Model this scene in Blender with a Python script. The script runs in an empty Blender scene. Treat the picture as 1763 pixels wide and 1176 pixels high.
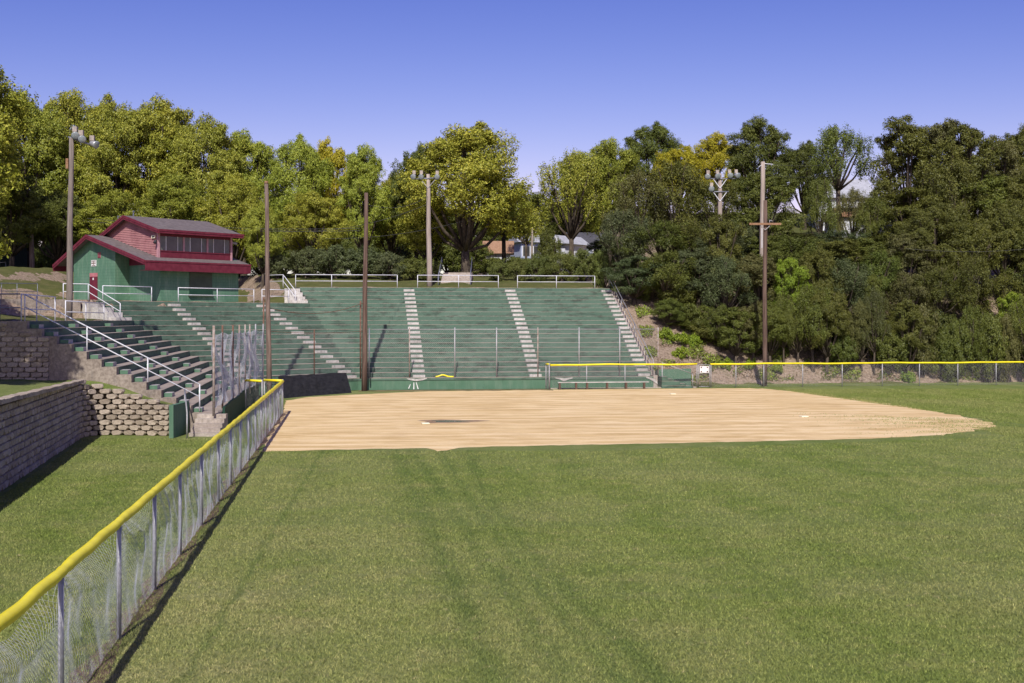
import bpy, bmesh, math, random
import numpy as np
from mathutils import Vector, Matrix

# ------------------------------------------------------------------ camera, sky, sun, exposure
F, H, CX, HY = 2100.0, 4.6, 881.5, 550.0          # focal length in photo pixels, eye height, centre column, horizon row
S = bpy.context.scene
C = S.collection
cam_d = bpy.data.cameras.new('camera'); cam = bpy.data.objects.new('camera', cam_d); C.objects.link(cam)
cam.location = (0, 0, H); cam.rotation_euler = (math.radians(90), 0, 0)
cam_d.sensor_width = 36; cam_d.lens = F/1763*36; cam_d.shift_y = -38/1763; cam_d.clip_end = 3000; cam_d.clip_start = 0.1
S.camera = cam
SUN_EL, SUN_AZ = 45.0, 182.5                       # azimuth clockwise from +Y: almost straight behind the camera, a touch left
wd = bpy.data.worlds.new('World'); S.world = wd; wd.use_nodes = True
wn = wd.node_tree; bg = wn.nodes['Background']
sky = wn.nodes.new('ShaderNodeTexSky'); sky.sky_type = 'NISHITA'; sky.sun_disc = False
sky.sun_elevation = math.radians(SUN_EL); sky.sun_rotation = math.radians(SUN_AZ)
sky.altitude = 200; sky.air_density = 1.0; sky.dust_density = 0.6; sky.ozone_density = 3.0
# grade the sky's own colour channel by channel (deeper zenith, paler horizon)
sp = wn.nodes.new('ShaderNodeSeparateColor'); cb = wn.nodes.new('ShaderNodeCombineColor'); wn.links.new(sky.outputs[0], sp.inputs[0])
for ch, (mul, pw) in enumerate(((.195, 2.06), (.1293, 1.82), (.1255, 1.07))):
    m1 = wn.nodes.new('ShaderNodeMath'); m1.operation = 'MULTIPLY'; m1.inputs[1].default_value = mul; wn.links.new(sp.outputs[ch], m1.inputs[0])
    m2 = wn.nodes.new('ShaderNodeMath'); m2.operation = 'POWER'; m2.inputs[1].default_value = pw; wn.links.new(m1.outputs[0], m2.inputs[0])
    m3 = wn.nodes.new('ShaderNodeMath'); m3.operation = 'MINIMUM'; m3.inputs[1].default_value = 1.0; wn.links.new(m2.outputs[0], m3.inputs[0]); wn.links.new(m3.outputs[0], cb.inputs[ch])
wn.links.new(cb.outputs[0], bg.inputs[0]); bg.inputs[1].default_value = 1.0
sl = bpy.data.lights.new('sun', 'SUN'); sl.energy = 4.9; sl.angle = math.radians(0.53); sl.color = (1.0, 0.95, 0.87)
so = bpy.data.objects.new('sun', sl); C.objects.link(so)
az, el = math.radians(SUN_AZ), math.radians(SUN_EL)
sd = Vector((math.sin(az)*math.cos(el), math.cos(az)*math.cos(el), math.sin(el)))
so.rotation_euler = sd.to_track_quat('Z', 'Y').to_euler(); so.location = (0, -20, 40)
S.view_settings.view_transform = 'Standard'; S.view_settings.look = 'None'
S.view_settings.exposure = 0.0; S.view_settings.gamma = 1
S.render.engine = 'CYCLES'
S.cycles.max_bounces = 6; S.cycles.transparent_max_bounces = 8; S.cycles.diffuse_bounces = 3
rnd = random.Random(7)
R = math.radians

# ------------------------------------------------------------------ pixel helpers (photo pixel -> world point)
def G(px, py, z=0.0):
    D = F*(H-z)/(py-HY); return Vector(((px-CX)/F*D, D, z))
def P(px, py, D): return Vector(((px-CX)/F*D, D, H-(py-HY)/F*D))
def Z(py, D): return H-(py-HY)/F*D
def X(px, D): return (px-CX)/F*D

# ------------------------------------------------------------------ materials
def nn(t, k, **kw):
    n = t.nodes.new(k)
    for a, b in kw.items(): setattr(n, a, b)
    return n
def ramp(t, fac, stops):
    r = nn(t, 'ShaderNodeValToRGB'); e = r.color_ramp.elements
    while len(e) < len(stops): e.new(0.5)
    for i, (p, c) in enumerate(stops):
        e[i].position = p; e[i].color = (c, c, c, 1) if isinstance(c, (int, float)) else (*c, 1)
    t.links.new(fac, r.inputs[0]); return r.outputs[0]
def mix(t, fac, a, b, mode='MIX'):
    m = nn(t, 'ShaderNodeMix', data_type='RGBA', blend_type=mode)
    for i, v in ((0, fac), (6, a), (7, b)):
        if hasattr(v, 'is_linked') or hasattr(v, 'links'): t.links.new(v, m.inputs[i])
        elif isinstance(v, (int, float)): m.inputs[i].default_value = v if i == 0 else (v, v, v, 1)
        else: m.inputs[i].default_value = (*v, 1)
    return m.outputs[2]
def math_(t, op, a, b=None, c=None):
    m = nn(t, 'ShaderNodeMath', operation=op)
    for i, v in enumerate((a, b, c)):
        if v is None: continue
        if isinstance(v, (int, float)): m.inputs[i].default_value = v
        else: t.links.new(v, m.inputs[i])
    return m.outputs[0]
def noise(t, vec, scale, detail=4, rough=0.55, dist=0.0, sc=None):
    if sc is not None:
        mp = nn(t, 'ShaderNodeMapping'); mp.inputs['Scale'].default_value = sc; t.links.new(vec, mp.inputs[0]); vec = mp.outputs[0]
    n = nn(t, 'ShaderNodeTexNoise'); n.inputs['Scale'].default_value = scale; n.inputs['Detail'].default_value = detail
    n.inputs['Roughness'].default_value = rough; n.inputs['Distortion'].default_value = dist
    t.links.new(vec, n.inputs['Vector']); return n.outputs['Fac']
def base(name, rough=0.8, metal=0.0, spec=0.3):
    m = bpy.data.materials.new(name); m.use_nodes = True; t = m.node_tree; b = t.nodes['Principled BSDF']
    b.inputs['Roughness'].default_value = rough; b.inputs['Metallic'].default_value = metal
    b.inputs['Specular IOR Level'].default_value = spec
    g = nn(t, 'ShaderNodeNewGeometry')
    return m, t, b, g
def bump(t, b, h, strength=0.5, dist=0.02):
    n = nn(t, 'ShaderNodeBump'); n.inputs['Strength'].default_value = strength; n.inputs['Distance'].default_value = dist
    t.links.new(h, n.inputs['Height']); t.links.new(n.outputs[0], b.inputs['Normal'])
def simple(name, c1, c2, scale=3.0, rough=0.8, metal=0.0, sc=(1, 1, 1), bstr=0.2, spec=0.3, lo=0.35, hi=0.65):
    m, t, b, g = base(name, rough, metal, spec)
    n = noise(t, g.outputs['Position'], scale, 5, 0.6, 0, sc)
    t.links.new(ramp(t, n, [(lo, c1), (hi, c2)]), b.inputs['Base Color'])
    if bstr: bump(t, b, n, bstr)
    return m

M = {}
M['galv'] = simple('galvanised_steel', (.29, .285, .285), (.43, .425, .425), 12, .5, .25)
M['mesh'] = simple('bright_galvanised_wire', (.40, .42, .47), (.60, .62, .66), 12, .55, .15, bstr=0)
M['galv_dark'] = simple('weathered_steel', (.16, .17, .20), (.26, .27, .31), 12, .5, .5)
M['rail_white'] = simple('pale_rail_paint', (.55, .56, .60), (.72, .73, .76), 6, .45)
M['rust'] = simple('rusty_steel', (.09, .04, .025), (.20, .12, .085), 5, .85)
M['rustpale'] = simple('half_rusty_steel', (.22, .15, .11), (.42, .38, .35), 4, .8)
M['yellow'] = simple('yellow_plastic_cap', (.78, .66, .012), (.90, .78, .02), 3, .38, bstr=.3, spec=.5)
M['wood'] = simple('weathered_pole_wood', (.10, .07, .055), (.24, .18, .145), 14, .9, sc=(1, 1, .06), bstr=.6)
M['wood_pale'] = simple('grey_pole_wood', (.26, .21, .175), (.42, .36, .31), 14, .9, sc=(1, 1, .06), bstr=.5)
M['wood_grey'] = simple('dull_grey_pole_wood', (.14, .115, .10), (.27, .23, .20), 14, .9, sc=(1, 1, .06), bstr=.5)
M['wood_red'] = simple('brown_pole_wood', (.075, .046, .034), (.17, .115, .09), 14, .9, sc=(1, 1, .05), bstr=.6)
M['wood_orange'] = simple('orange_wood', (.20, .105, .055), (.33, .20, .12), 9, .9)
M['bark'] = simple('bark', (.045, .034, .025), (.12, .095, .07), 6, .95, sc=(1, 1, .25), bstr=.8)
M['maroon'] = simple('maroon_paint', (.115, .014, .026), (.165, .026, .042), 3, .55, bstr=.05)
M['maroon_pale'] = simple('faded_maroon_paint', (.40, .13, .15), (.50, .20, .21), 3, .7, bstr=.05)
M['white'] = simple('white_paint', (.70, .70, .68), (.80, .80, .78), 2, .6)
M['white_board'] = simple('white_base', (.80, .76, .52), (.85, .82, .62), 3, .5)
M['black_board'] = simple('black_rubber_mat', (.012, .012, .013), (.028, .028, .030), 3, .6, sc=(1, 1, 3))
M['lens'] = simple('lamp_glass', (.17, .20, .21), (.28, .32, .33), 8, .15, spec=.8)
M['alu'] = simple('spun_aluminium', (.34, .34, .34), (.46, .46, .46), 8, .4, .4)
M['black'] = simple('black_iron', (.02, .02, .022), (.04, .04, .045), 8, .6)
M['glass'] = simple('dark_window_glass', (.035, .037, .035), (.075, .077, .07), 1.2, .12, spec=.7, bstr=0)
M['curtain'] = simple('grey_glass_panel', (.10, .105, .09), (.17, .17, .15), 2.0, .3, spec=.6, bstr=0)
M['pink_post'] = simple('pinkish_trim', (.42, .22, .24), (.52, .30, .32), 4, .7)
M['sign_green'] = simple('green_sign', (.02, .20, .14), (.03, .26, .18), 3, .5)
M['housewhite'] = simple('white_siding', (.66, .68, .74), (.78, .79, .82), 1, .7)
M['houseblue'] = simple('pale_blue_siding', (.35, .40, .52), (.45, .50, .62), 1, .7)
M['roofbrown'] = simple('brown_shingles', (.26, .15, .09), (.36, .22, .14), 6, .9)
M['rooforange'] = simple('orange_shingles', (.34, .17, .09), (.50, .28, .16), 5, .9)
M['roofgrey'] = simple('pale_grey_roof', (.32, .33, .36), (.42, .43, .47), 3, .8)
M['roofdark'] = simple('dark_shingles', (.05, .05, .06), (.09, .09, .10), 6, .9)
M['darkgreenhouse'] = simple('dark_green_siding', (.030, .045, .035), (.05, .07, .055), 3, .8)
M['cable'] = simple('black_cable', (.05, .05, .05), (.08, .08, .08), 3, .6, bstr=0)
M['leafy_weed'] = None

def mat_concrete(name, c1=(.34, .29, .245), c2=(.56, .50, .43), stain=.45):
    m, t, b, g = base(name, .9); p = g.outputs['Position']
    n1 = noise(t, p, .9, 6, .65); n2 = noise(t, p, 9, 5, .6); n3 = noise(t, p, 2.2, 5, .7, 0, (1, 1, .35))
    c = ramp(t, n2, [(.3, c1), (.7, c2)])
    c = mix(t, ramp(t, n1, [(.38, 0.0), (.62, 1.0)]), mix(t, 1.0, c, (.74, .72, .72), 'MULTIPLY'), c)
    c = mix(t, math_(t, 'MULTIPLY', ramp(t, n3, [(.55, 0.0), (.72, 1.0)]), stain), c, (.10, .09, .085))
    t.links.new(c, b.inputs['Base Color']); bump(t, b, n2, .5, .02); return m
M['concrete'] = mat_concrete('weathered_concrete')
M['concrete_shaded'] = mat_concrete('shade_darkened_concrete', (.22, .18, .145), (.42, .36, .30), .9)  # darker, blotchier copy of the concrete: shade on these walls put into the colour
M['concrete_white'] = mat_concrete('white_painted_step', (.42, .40, .37), (.66, .64, .60), .6)

def mat_tiers():
    # green painted risers, bare concrete treads, chipped pale noses, black mould stains
    m, t, b, g = base('green_painted_tiers', .75, 0, .25); p = g.outputs['Position']
    sx = nn(t, 'ShaderNodeSeparateXYZ'); t.links.new(p, sx.inputs[0])
    sn = nn(t, 'ShaderNodeSeparateXYZ'); t.links.new(g.outputs['True Normal'], sn.inputs[0])
    fr = math_(t, 'FRACT', math_(t, 'DIVIDE', math_(t, 'SUBTRACT', sx.outputs[2], .8), .312))
    n1 = noise(t, p, .35, 4, .6); n2 = noise(t, p, 2.2, 5, .65, 0, (1, 1, .8)); n3 = noise(t, p, 11, 4, .6)
    # each poured slab weathers a little differently
    bk = nn(t, 'ShaderNodeTexWhiteNoise', noise_dimensions='3D')
    q = nn(t, 'ShaderNodeCombineXYZ'); t.links.new(math_(t, 'FLOOR', math_(t, 'DIVIDE', sx.outputs[0], 2.6)), q.inputs[0])
    t.links.new(math_(t, 'FLOOR', math_(t, 'DIVIDE', math_(t, 'SUBTRACT', sx.outputs[2], .801), .312)), q.inputs[1]); t.links.new(q.outputs[0], bk.inputs['Vector'])
    grn = ramp(t, n1, [(.3, (.078, .138, .098)), (.55, (.096, .160, .116)), (.72, (.118, .182, .136))])
    grn = mix(t, math_(t, 'MULTIPLY', bk.outputs['Value'], .35), grn, (.060, .118, .082))
    grn = mix(t, ramp(t, n3, [(.50, 0.0), (.85, .5)]), grn, (.15, .22, .18))
    st = noise(t, p, 1.1, 6, .72, 0, (.8, .8, 2.4))
    thr = math_(t, 'MULTIPLY', ramp(t, st, [(.49, 0.0), (.62, 1.0)]), ramp(t, fr, [(0.0, .9), (.45, .45), (1.0, 1.0)]))
    grn = mix(t, math_(t, 'MULTIPLY', thr, .85), grn, (.030, .032, .027))
    con = ramp(t, n2, [(.3, (.27, .215, .175)), (.7, (.44, .365, .305))])
    con = mix(t, ramp(t, n1, [(.40, .35), (.6, 0.0)]), con, (.16, .17, .13))
    edge = math_(t, 'GREATER_THAN', math_(t, 'ADD', fr, math_(t, 'MULTIPLY', math_(t, 'SUBTRACT', noise(t, p, 5, 4, .7), .5), .16)), .935)
    up = math_(t, 'GREATER_THAN', sn.outputs[2], .5)
    c = mix(t, math_(t, 'MAXIMUM', edge, up), grn, con)
    t.links.new(c, b.inputs['Base Color']); bump(t, b, n3, .3, .01); return m
M['tiers'] = mat_tiers()
def mat_green(name, c1, c2, c3, streak=.5, block=False):
    m, t, b, g = base(name, .7, 0, .25); p = g.outputs['Position']
    n = noise(t, p, 1.2, 5, .65); s = noise(t, p, 3.0, 5, .7, 0, (1, 1, .16)); n3 = noise(t, p, 14, 4, .6)
    c = ramp(t, n, [(.35, c1), (.65, c2)])
    c = mix(t, math_(t, 'MULTIPLY', ramp(t, s, [(.48, 0.0), (.72, 1.0)]), streak), c, c3)
    c = mix(t, ramp(t, noise(t, p, 5, 5, .7, 0, (1, 1, .5)), [(.62, 0.0), (.74, .55)]), c, (.03, .045, .035))
    h = n3
    if block:
        tc = nn(t, 'ShaderNodeUVMap')
        bt = nn(t, 'ShaderNodeTexBrick'); bt.inputs['Scale'].default_value = 1; bt.inputs['Brick Width'].default_value = .42
        bt.inputs['Row Height'].default_value = .21; bt.inputs['Mortar Size'].default_value = .012; bt.inputs['Mortar Smooth'].default_value = .3
        t.links.new(tc.outputs[0], bt.inputs['Vector'])
        c = mix(t, math_(t, 'MULTIPLY', bt.outputs['Fac'], .40), c, (.05, .10, .07))
        h = math_(t, 'SUBTRACT', n3, math_(t, 'MULTIPLY', bt.outputs['Fac'], 2.0))
    t.links.new(c, b.inputs['Base Color']); bump(t, b, h, .35, .012); return m
M['wallgreen'] = mat_green('green_painted_wall', (.075, .160, .098), (.095, .185, .12), (.17, .24, .17), .5)
M['block'] = mat_green('green_painted_block', (.085, .185, .118), (.108, .22, .142), (.20, .30, .22), .8, True)
M['darkgreen'] = mat_green('dark_green_pad', (.012, .045, .028), (.018, .06, .038), (.02, .07, .045), .2)
M['shutter'] = mat_green('old_green_shutter', (.055, .075, .052), (.075, .10, .07), (.08, .09, .065), .4)

def mat_siding():
    m, t, b, g = base('peeling_pink_siding', .8); p = g.outputs['Position']
    n = noise(t, p, 2.4, 6, .75, 0, (1, 1, 7)); n2 = noise(t, p, 1.0, 4, .6)
    c = ramp(t, n2, [(.3, (.30, .13, .135)), (.7, (.41, .20, .195))])
    c = mix(t, ramp(t, n, [(.56, 0.0), (.64, .85)]), c, (.14, .04, .045))
    c = mix(t, ramp(t, noise(t, p, 4.5, 5, .7, 0, (1, 1, 5)), [(.60, 0.0), (.72, .7)]), c, (.55, .40, .36))
    t.links.new(c, b.inputs['Base Color']); return m
M['siding'] = mat_siding()
def mat_shingle():
    m, t, b, g = base('grey_brown_shingles', .95); p = g.outputs['Position']
    v = nn(t, 'ShaderNodeTexVoronoi'); v.inputs['Scale'].default_value = 5.5; t.links.new(p, v.inputs['Vector'])
    sp = nn(t, 'ShaderNodeSeparateColor'); t.links.new(v.outputs['Color'], sp.inputs[0])
    c = ramp(t, sp.outputs[0], [(0, (.085, .066, .060)), (1, (.19, .155, .145))])
    c = mix(t, noise(t, p, .8, 4), c, (.15, .13, .13), 'MIX')
    t.links.new(c, b.inputs['Base Color']); bump(t, b, sp.outputs[0], .5, .02); return m
M['shingle'] = mat_shingle()
def mat_stone():
    m, t, b, g = base('split_face_block', .95); p = g.outputs['Position']
    r = g.outputs['Random Per Island']
    c = ramp(t, r, [(0, (.33, .27, .205)), (.5, (.415, .345, .265)), (1, (.50, .42, .33))])
    n = noise(t, p, 16, 6, .7); c = mix(t, ramp(t, n, [(.35, .45), (.6, 0.0)]), c, (.13, .105, .085))
    t.links.new(c, b.inputs['Base Color']); bump(t, b, n, .9, .03); return m
M['stone'] = mat_stone()

def mat_lawn(name='lawn_turf', blades=False):
    m, t, b, g = base(name, .9, 0, .12); p = g.outputs['Position']
    sx = nn(t, 'ShaderNodeSeparateXYZ'); t.links.new(p, sx.inputs[0]); x, y = sx.outputs[0], sx.outputs[1]
    big = noise(t, p, .16, 4, .6, .4); mid = noise(t, p, .9, 5, .65); fine = noise(t, p, 9, 6, .75); mow = noise(t, p, 1.0, 3, .5, 0, (.10, .9, 1))
    c = ramp(t, mid, [(.28, (.125, .178, .034)), (.5, (.168, .220, .050)), (.72, (.25, .262, .090))])
    c = mix(t, ramp(t, big, [(.44, 0.0), (.64, .60)]), c, (.27, .275, .11))
    u_ = math_(t, 'ADD', x, math_(t, 'ADD', 5.66-.132*17.6, math_(t, 'MULTIPLY', y, .132)))      # metres right of the left fence
    dryf = math_(t, 'MULTIPLY', ramp(t, math_(t, 'DIVIDE', u_, 9.0), [(0.0, 0.0), (.02, 1.0), (.5, .5), (1.0, .12)]), ramp(t, noise(t, p, .55, 5, .7), [(.34, .2), (.62, 1.0)]))
    dryf = math_(t, 'MULTIPLY', dryf, ramp(t, math_(t, 'DIVIDE', y, 60.0), [(.3, .75), (.62, .30)]))
    c = mix(t, dryf, c, (.34, .315, .155))
    c = mix(t, ramp(t, mow, [(.42, 0.0), (.6, .28)]), c, (.14, .20, .045))
    bw_ = math_(t, 'ADD', math_(t, 'MULTIPLY', math_(t, 'ADD', x, math_(t, 'MULTIPLY', y, .135)), 2.3), math_(t, 'MULTIPLY', mid, 1.6))
    c = mix(t, math_(t, 'MULTIPLY', ramp(t, math_(t, 'ADD', math_(t, 'MULTIPLY', math_(t, 'SINE', bw_), .5), .5), [(.35, 0.0), (.65, 1.0)]), .22), c, (.27, .30, .10))
    # mower / tractor tracks: long curved darker strips in the turf itself
    tracks = None
    for (a0, a1, a2, w) in ((-3.4, .14, 0, .16), (-2.75, .155, 0, .15), (-1.95, .12, .0012, .12), (-1.2, .07, .003, .16), (-6.2, .09, 0, .05)):
        # x centre = c0 + c1*(38-y) + c2*(38-y)^2
        d = math_(t, 'SUBTRACT', 38.0, y)
        xc = math_(t, 'ADD', math_(t, 'ADD', a0, math_(t, 'MULTIPLY', d, a1)), math_(t, 'MULTIPLY', math_(t, 'MULTIPLY', d, d), a2))
        e = math_(t, 'ABSOLUTE', math_(t, 'SUBTRACT', math_(t, 'ADD', x, math_(t, 'MULTIPLY', math_(t, 'SUBTRACT', mid, .5), .5)), xc))
        s = math_(t, 'SUBTRACT', 1.0, math_(t, 'MINIMUM', math_(t, 'DIVIDE', e, w*2.4), 1.0))
        tracks = s if tracks is None else math_(t, 'MAXIMUM', tracks, s)
    fade = math_(t, 'MULTIPLY', math_(t, 'LESS_THAN', y, 43.0), math_(t, 'GREATER_THAN', y, 5.0))
    tr = math_(t, 'MULTIPLY', math_(t, 'MULTIPLY', tracks, math_(t, 'MULTIPLY', fade, ramp(t, mid, [(.3, 1.0), (.64, .5)]))), .62)
    c = mix(t, tr, c, (.075, .13, .030))
    c = mix(t, ramp(t, fine, [(.38, .55), (.55, 0.0)]), c, (.09, .125, .032))
    c = mix(t, ramp(t, noise(t, p, 3.5, 5, .8), [(.58, 0.0), (.70, .60)]), c, (.40, .34, .19))
    if blades:
        r = g.outputs['Random Per Island']
        c = mix(t, 1.0, c, ramp(t, r, [(0, (.85, .85, .75)), (.6, (1.2, 1.15, 1.1)), (.93, (1.55, 1.4, 1.4)), (1, (2.0, 1.75, 1.8))]), 'MULTIPLY')
    t.links.new(c, b.inputs['Base Color'])
    if not blades: bump(t, b, math_(t, 'ADD', fine, math_(t, 'MULTIPLY', noise(t, p, 40, 3, .8), .7)), .9, .05)
    return m
M['lawn'] = mat_lawn(); M['blades'] = mat_lawn('lawn_blades', True)

def mat_dirt():
    m, t, b, g = base('raked_infield_dirt', .95, 0, .1); p = g.outputs['Position']
    st = noise(t, p, 1.0, 5, .62, 1.9, (.20, .95, 1)); st2 = noise(t, p, .55, 5, .62, 2.6, (.55, 1.9, 1)); fi = noise(t, p, 12, 5, .7)
    c = ramp(t, st, [(.32, (.50, .345, .150)), (.48, (.64, .455, .215)), (.58, (.74, .555, .29)), (.70, (.82, .65, .38))])
    mp = nn(t, 'ShaderNodeMapping'); mp.inputs['Scale'].default_value = (.55, 1, 1); mp.inputs['Rotation'].default_value = (0, 0, -.12); t.links.new(p, mp.inputs[0])
    wv = nn(t, 'ShaderNodeTexWave', wave_type='BANDS', bands_direction='Y'); wv.inputs['Scale'].default_value = .19; wv.inputs['Distortion'].default_value = 9.0; wv.inputs['Detail'].default_value = 4; wv.inputs['Detail Scale'].default_value = .9; t.links.new(mp.outputs[0], wv.inputs[0])
    c = mix(t, math_(t, 'MULTIPLY', ramp(t, wv.outputs['Fac'], [(.50, 0.0), (.82, .55)]), ramp(t, noise(t, p, .22, 3), [(.38, .15), (.6, 1.0)])), c, (.86, .68, .41))
    c = mix(t, math_(t, 'MULTIPLY', ramp(t, wv.outputs['Fac'], [(.10, .38), (.32, 0.0)]), ramp(t, noise(t, p, .3, 3, .5, 0, (1, 1.3, 1)), [(.42, 0.0), (.6, 1.0)])), c, (.42, .28, .125))
    c = mix(t, ramp(t, st2, [(.50, 0.0), (.62, .55)]), c, (.78, .60, .345))
    c = mix(t, ramp(t, fi, [(.3, .30), (.55, 0.0)]), c, (.46, .31, .14))
    c = mix(t, ramp(t, noise(t, p, .5, 4, .6), [(.55, 0.0), (.7, .45)]), c, (.50, .345, .165))
    t.links.new(c, b.inputs['Base Color']); bump(t, b, math_(t, 'ADD', fi, math_(t, 'MULTIPLY', st2, 2.0)), .45, .04); return m
M['dirt'] = mat_dirt()
def mat_hill():
    m, t, b, g = base('grassy_bank', .95, 0, .1); p = g.outputs['Position']
    sx = nn(t, 'ShaderNodeSeparateXYZ'); t.links.new(p, sx.inputs[0])
    sn = nn(t, 'ShaderNodeSeparateXYZ'); t.links.new(g.outputs['Normal'], sn.inputs[0])
    n = noise(t, p, .7, 6, .7); f = noise(t, p, 6, 6, .75)
    gr = ramp(t, n, [(.3, (.075, .095, .025)), (.6, (.13, .13, .045)), (.75, (.20, .165, .085))])
    ea = ramp(t, f, [(.3, (.19, .13, .09)), (.5, (.32, .24, .175)), (.7, (.42, .34, .26))])
    steep = math_(t, 'LESS_THAN', math_(t, 'ADD', sn.outputs[2], math_(t, 'MULTIPLY', math_(t, 'SUBTRACT', n, .5), .10)), .925)
    c = mix(t, steep, gr, mix(t, ramp(t, n, [(.52, 0.0), (.66, .6)]), ea, (.11, .12, .04)))
    c = mix(t, ramp(t, f, [(.35, .4), (.55, 0.0)]), c, (.07, .07, .03))
    t.links.new(c, b.inputs['Base Color']); bump(t, b, f, .9, .12); return m
M['hill'] = mat_hill()
M['dry'] = simple('dry_grass_edge', (.10, .105, .035), (.26, .20, .10), 1.6, .95)

def mat_leaf(name, stops, trans=.17):
    m = bpy.data.materials.new(name); m.use_nodes = True; t = m.node_tree; t.nodes.remove(t.nodes['Principled BSDF'])
    out = t.nodes['Material Output']; g = nn(t, 'ShaderNodeNewGeometry')
    p = g.outputs['Position']; n = noise(t, p, .35, 3, .6)
    v = math_(t, 'ADD', math_(t, 'MULTIPLY', g.outputs['Random Per Island'], .55), math_(t, 'MULTIPLY', n, .6))
    c = ramp(t, v, stops)
    oi = nn(t, 'ShaderNodeObjectInfo'); c = mix(t, 1.0, c, ramp(t, oi.outputs['Random'], [(0, (.78, .86, .8)), (.35, (1.0, 1.0, 1.0)), (.65, (1.05, 1.04, .93)), (1, (.92, 1.06, 1.0))]), 'MULTIPLY')
    d = nn(t, 'ShaderNodeBsdfDiffuse'); tr = nn(t, 'ShaderNodeBsdfTranslucent'); mx = nn(t, 'ShaderNodeMixShader'); mx.inputs[0].default_value = trans
    t.links.new(c, d.inputs[0]); t.links.new(c, tr.inputs[0]); t.links.new(d.outputs[0], mx.inputs[1]); t.links.new(tr.outputs[0], mx.inputs[2])
    gl = nn(t, 'ShaderNodeBsdfGlossy'); gl.inputs['Roughness'].default_value = .5; gl.inputs[0].default_value = (.5, .55, .6, 1)
    m2 = nn(t, 'ShaderNodeMixShader'); m2.inputs[0].default_value = .035
    t.links.new(mx.outputs[0], m2.inputs[1]); t.links.new(gl.outputs[0], m2.inputs[2]); t.links.new(m2.outputs[0], out.inputs[0]); return m
LEAF = {
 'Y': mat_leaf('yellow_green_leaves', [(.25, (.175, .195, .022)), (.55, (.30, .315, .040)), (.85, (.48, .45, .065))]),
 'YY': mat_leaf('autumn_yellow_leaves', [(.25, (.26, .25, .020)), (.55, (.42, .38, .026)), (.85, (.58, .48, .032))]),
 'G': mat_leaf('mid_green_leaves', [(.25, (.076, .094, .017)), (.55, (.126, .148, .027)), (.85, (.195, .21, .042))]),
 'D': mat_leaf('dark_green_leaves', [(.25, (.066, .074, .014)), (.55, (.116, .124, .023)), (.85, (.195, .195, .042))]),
 'O': mat_leaf('olive_brown_leaves', [(.25, (.082, .084, .024)), (.55, (.130, .130, .038)), (.85, (.19, .18, .06))]),
 'B': mat_leaf('grey_green_leaves', [(.25, (.062, .078, .030)), (.55, (.105, .125, .048)), (.85, (.17, .185, .078))]),
 'H': mat_leaf('hedge_leaves', [(.25, (.085, .105, .022)), (.55, (.145, .165, .036)), (.85, (.22, .23, .055))]),
 'K': mat_leaf('bright_green_leaves', [(.25, (.13, .19, .015)), (.55, (.21, .29, .026)), (.85, (.32, .38, .04))]),
}

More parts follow.
